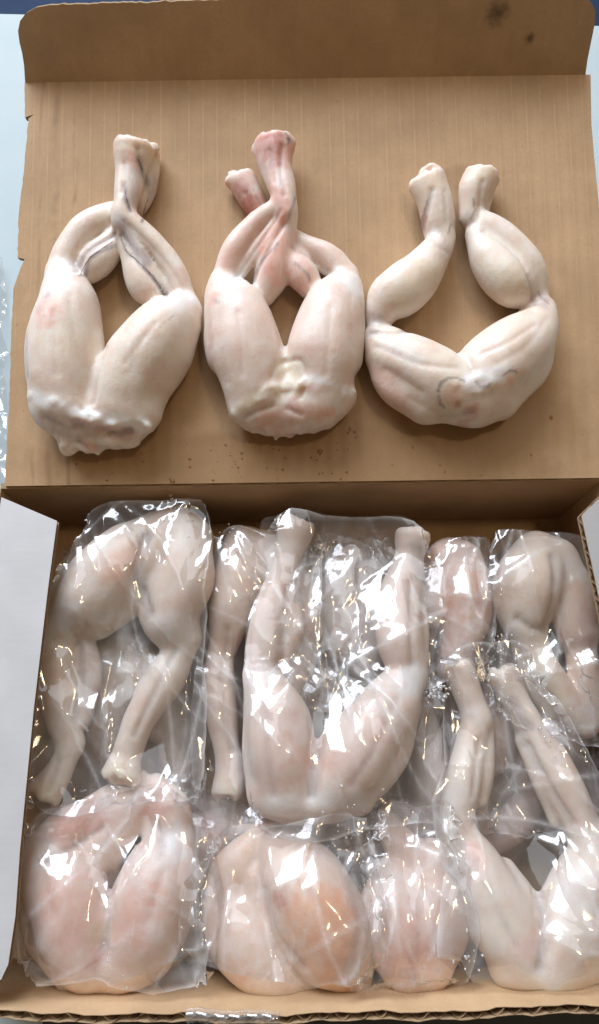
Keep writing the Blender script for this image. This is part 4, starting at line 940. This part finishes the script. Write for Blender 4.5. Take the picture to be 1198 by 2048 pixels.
# ------------------------------------------------------------------ small things
def blob_mesh(name, items, zsq, m, kind_label, cat, jag=0.25, frame=BOX):
    """many tiny drops or crystals that nobody could count, one mesh"""
    bm = bmesh.new(); bmesh.ops.create_icosphere(bm, subdivisions=1, radius=1); Bv_ = np.array([v.co for v in bm.verts]); Bf = np.array([[v.index for v in f.verts] for f in bm.faces]); bm.free()
    Vs, Fs = [], []
    for i, (p, r_) in enumerate(items):
        v = Bv_ * (1 + rng.uniform(-jag, jag, (len(Bv_), 1))) * r_ * np.array([rng.uniform(.7, 1.3), rng.uniform(.7, 1.3), zsq]); Vs.append(v + p); Fs.append(Bf + i * len(Bv_))
    o = link(name, mesh(name, np.concatenate(Vs), np.concatenate(Fs)), None, [m], jag < 0.1); o.matrix_world = frame.mat(); tag(o, kind_label, cat, kind='stuff'); return o
items = []
for _ in range(75):
    x, y = rng.choice([rng.uniform(220, 560), rng.uniform(380, 720), rng.uniform(60, 1150)]), rng.uniform(885, 962)
    p = LID.px(x, y)[0]; items.append((p, rng.uniform(0.00025, 0.0008)))
for x, y, r_ in [(700, 858, 0.0011), (709, 864, 0.0009), (696, 866, 0.0007), (712, 875, 0.0008), (1102, 835, 0.0013), (640, 903, 0.0014), (645, 150, 0.0007), (345, 963, 0.0013), (730, 125, .0007), (740, 122, .0007), (1018, 120, .0007)]:
    items.append((LID.px(x, y)[0], r_))
blob_mesh('water_droplets', items, 0.55, mat_water(), 'tiny water droplets on the brown lid below the frog legs', 'water drops', 0.06, LID)
items = []
for cx_, cy_, n_, sp in [(880, 1385, 40, 14), (265, 1305, 14, 10), (1000, 1325, 60, 34), (945, 1920, 12, 20), (350, 1020, 26, 24), (1130, 1480, 14, 30), (470, 1075, 16, 16), (210, 1970, 10, 50), (700, 1640, 16, 40)]:
    for _ in range(n_):
        x, y = rng.normal(cx_, sp), rng.normal(cy_, sp * 0.8)
        p = BOX.px(x, y, 0.055)[0]; zz = samp(GROUND, p[0:1], p[1:2])[0]; p = BOX.px(x, y, zz + 0.0004)[0]
        if abs(p[0]) < 0.146: items.append((p, rng.uniform(0.0003, 0.0009)))
blob_mesh('ice_crystals', items, 0.8, mat_ice(), 'tiny ice crystals scattered over the plastic bags', 'ice crystals', 0.35)

# clear tape on the front rim
TAPE = mat_film('clear_tape', refl=1.1)
V = []; n = 40; a = BOX.px(372, 2018, RIM)[0][0]; b = BOX.px(560, 2020, RIM)[0][0]
for i in range(n + 1):
    x = a + (b - a) * i / n; y0 = -DBOX + bulge(x); w = 0.0006 * math.sin(i * 0.9) + 0.0004 * math.sin(i * 2.3)
    V += [(x, y0 + 0.0006, RIM - 0.003 + 0.001 * i / n + w), (x, y0 + 0.0006, RIM + 0.0002), (x, y0 - 0.0015, RIM + 0.0011 + w * 0.5), (x, y0 - 0.0037, RIM - 0.0003 + w), (x, y0 - 0.0038, RIM - 0.012)]
fs = np.array([[i * 5 + j, i * 5 + j + 1, i * 5 + 5 + j + 1, i * 5 + 5 + j] for i in range(n) for j in range(4)])
me = mesh('tape', V, fs); set_haze(me, 0.10 + 0.08 * vnoise(np.array(V), 400, 2)); o = link('tape', me, carton, [TAPE], True); o.matrix_world = Matrix()

# loose plastic sheet on the table at the left
qd = [BOX.px(*p)[0] for p in [(-330, 430, 0.004), (8, 520, 0.004), (26, 985, 0.004), (-330, 985, 0.004)]]
nu, nv = 60, 90; s = np.linspace(0, 1, nu)[None, :, None]; t = np.linspace(0, 1, nv)[:, None, None]
P = (qd[0] * (1 - s) + qd[1] * s) * (1 - t) + (qd[3] * (1 - s) + qd[2] * s) * t
P[..., 2] = 0.0015 + 0.010 * np.abs(vnoise(P, 38, 3)) + 0.005 * np.abs(vnoise(P, 95, 5)) + 0.002 * np.abs(vnoise(P, 230, 6))
me = mesh('plastic_sheet', P.reshape(-1, 3), grid_faces(nv, nu)); set_haze(me, np.full((nv, nu), 0.06))
o = link('plastic_sheet', me, None, [M_FILM], True); tag(o, 'crumpled clear plastic sheet on the table, left of the lid', 'plastic sheet')
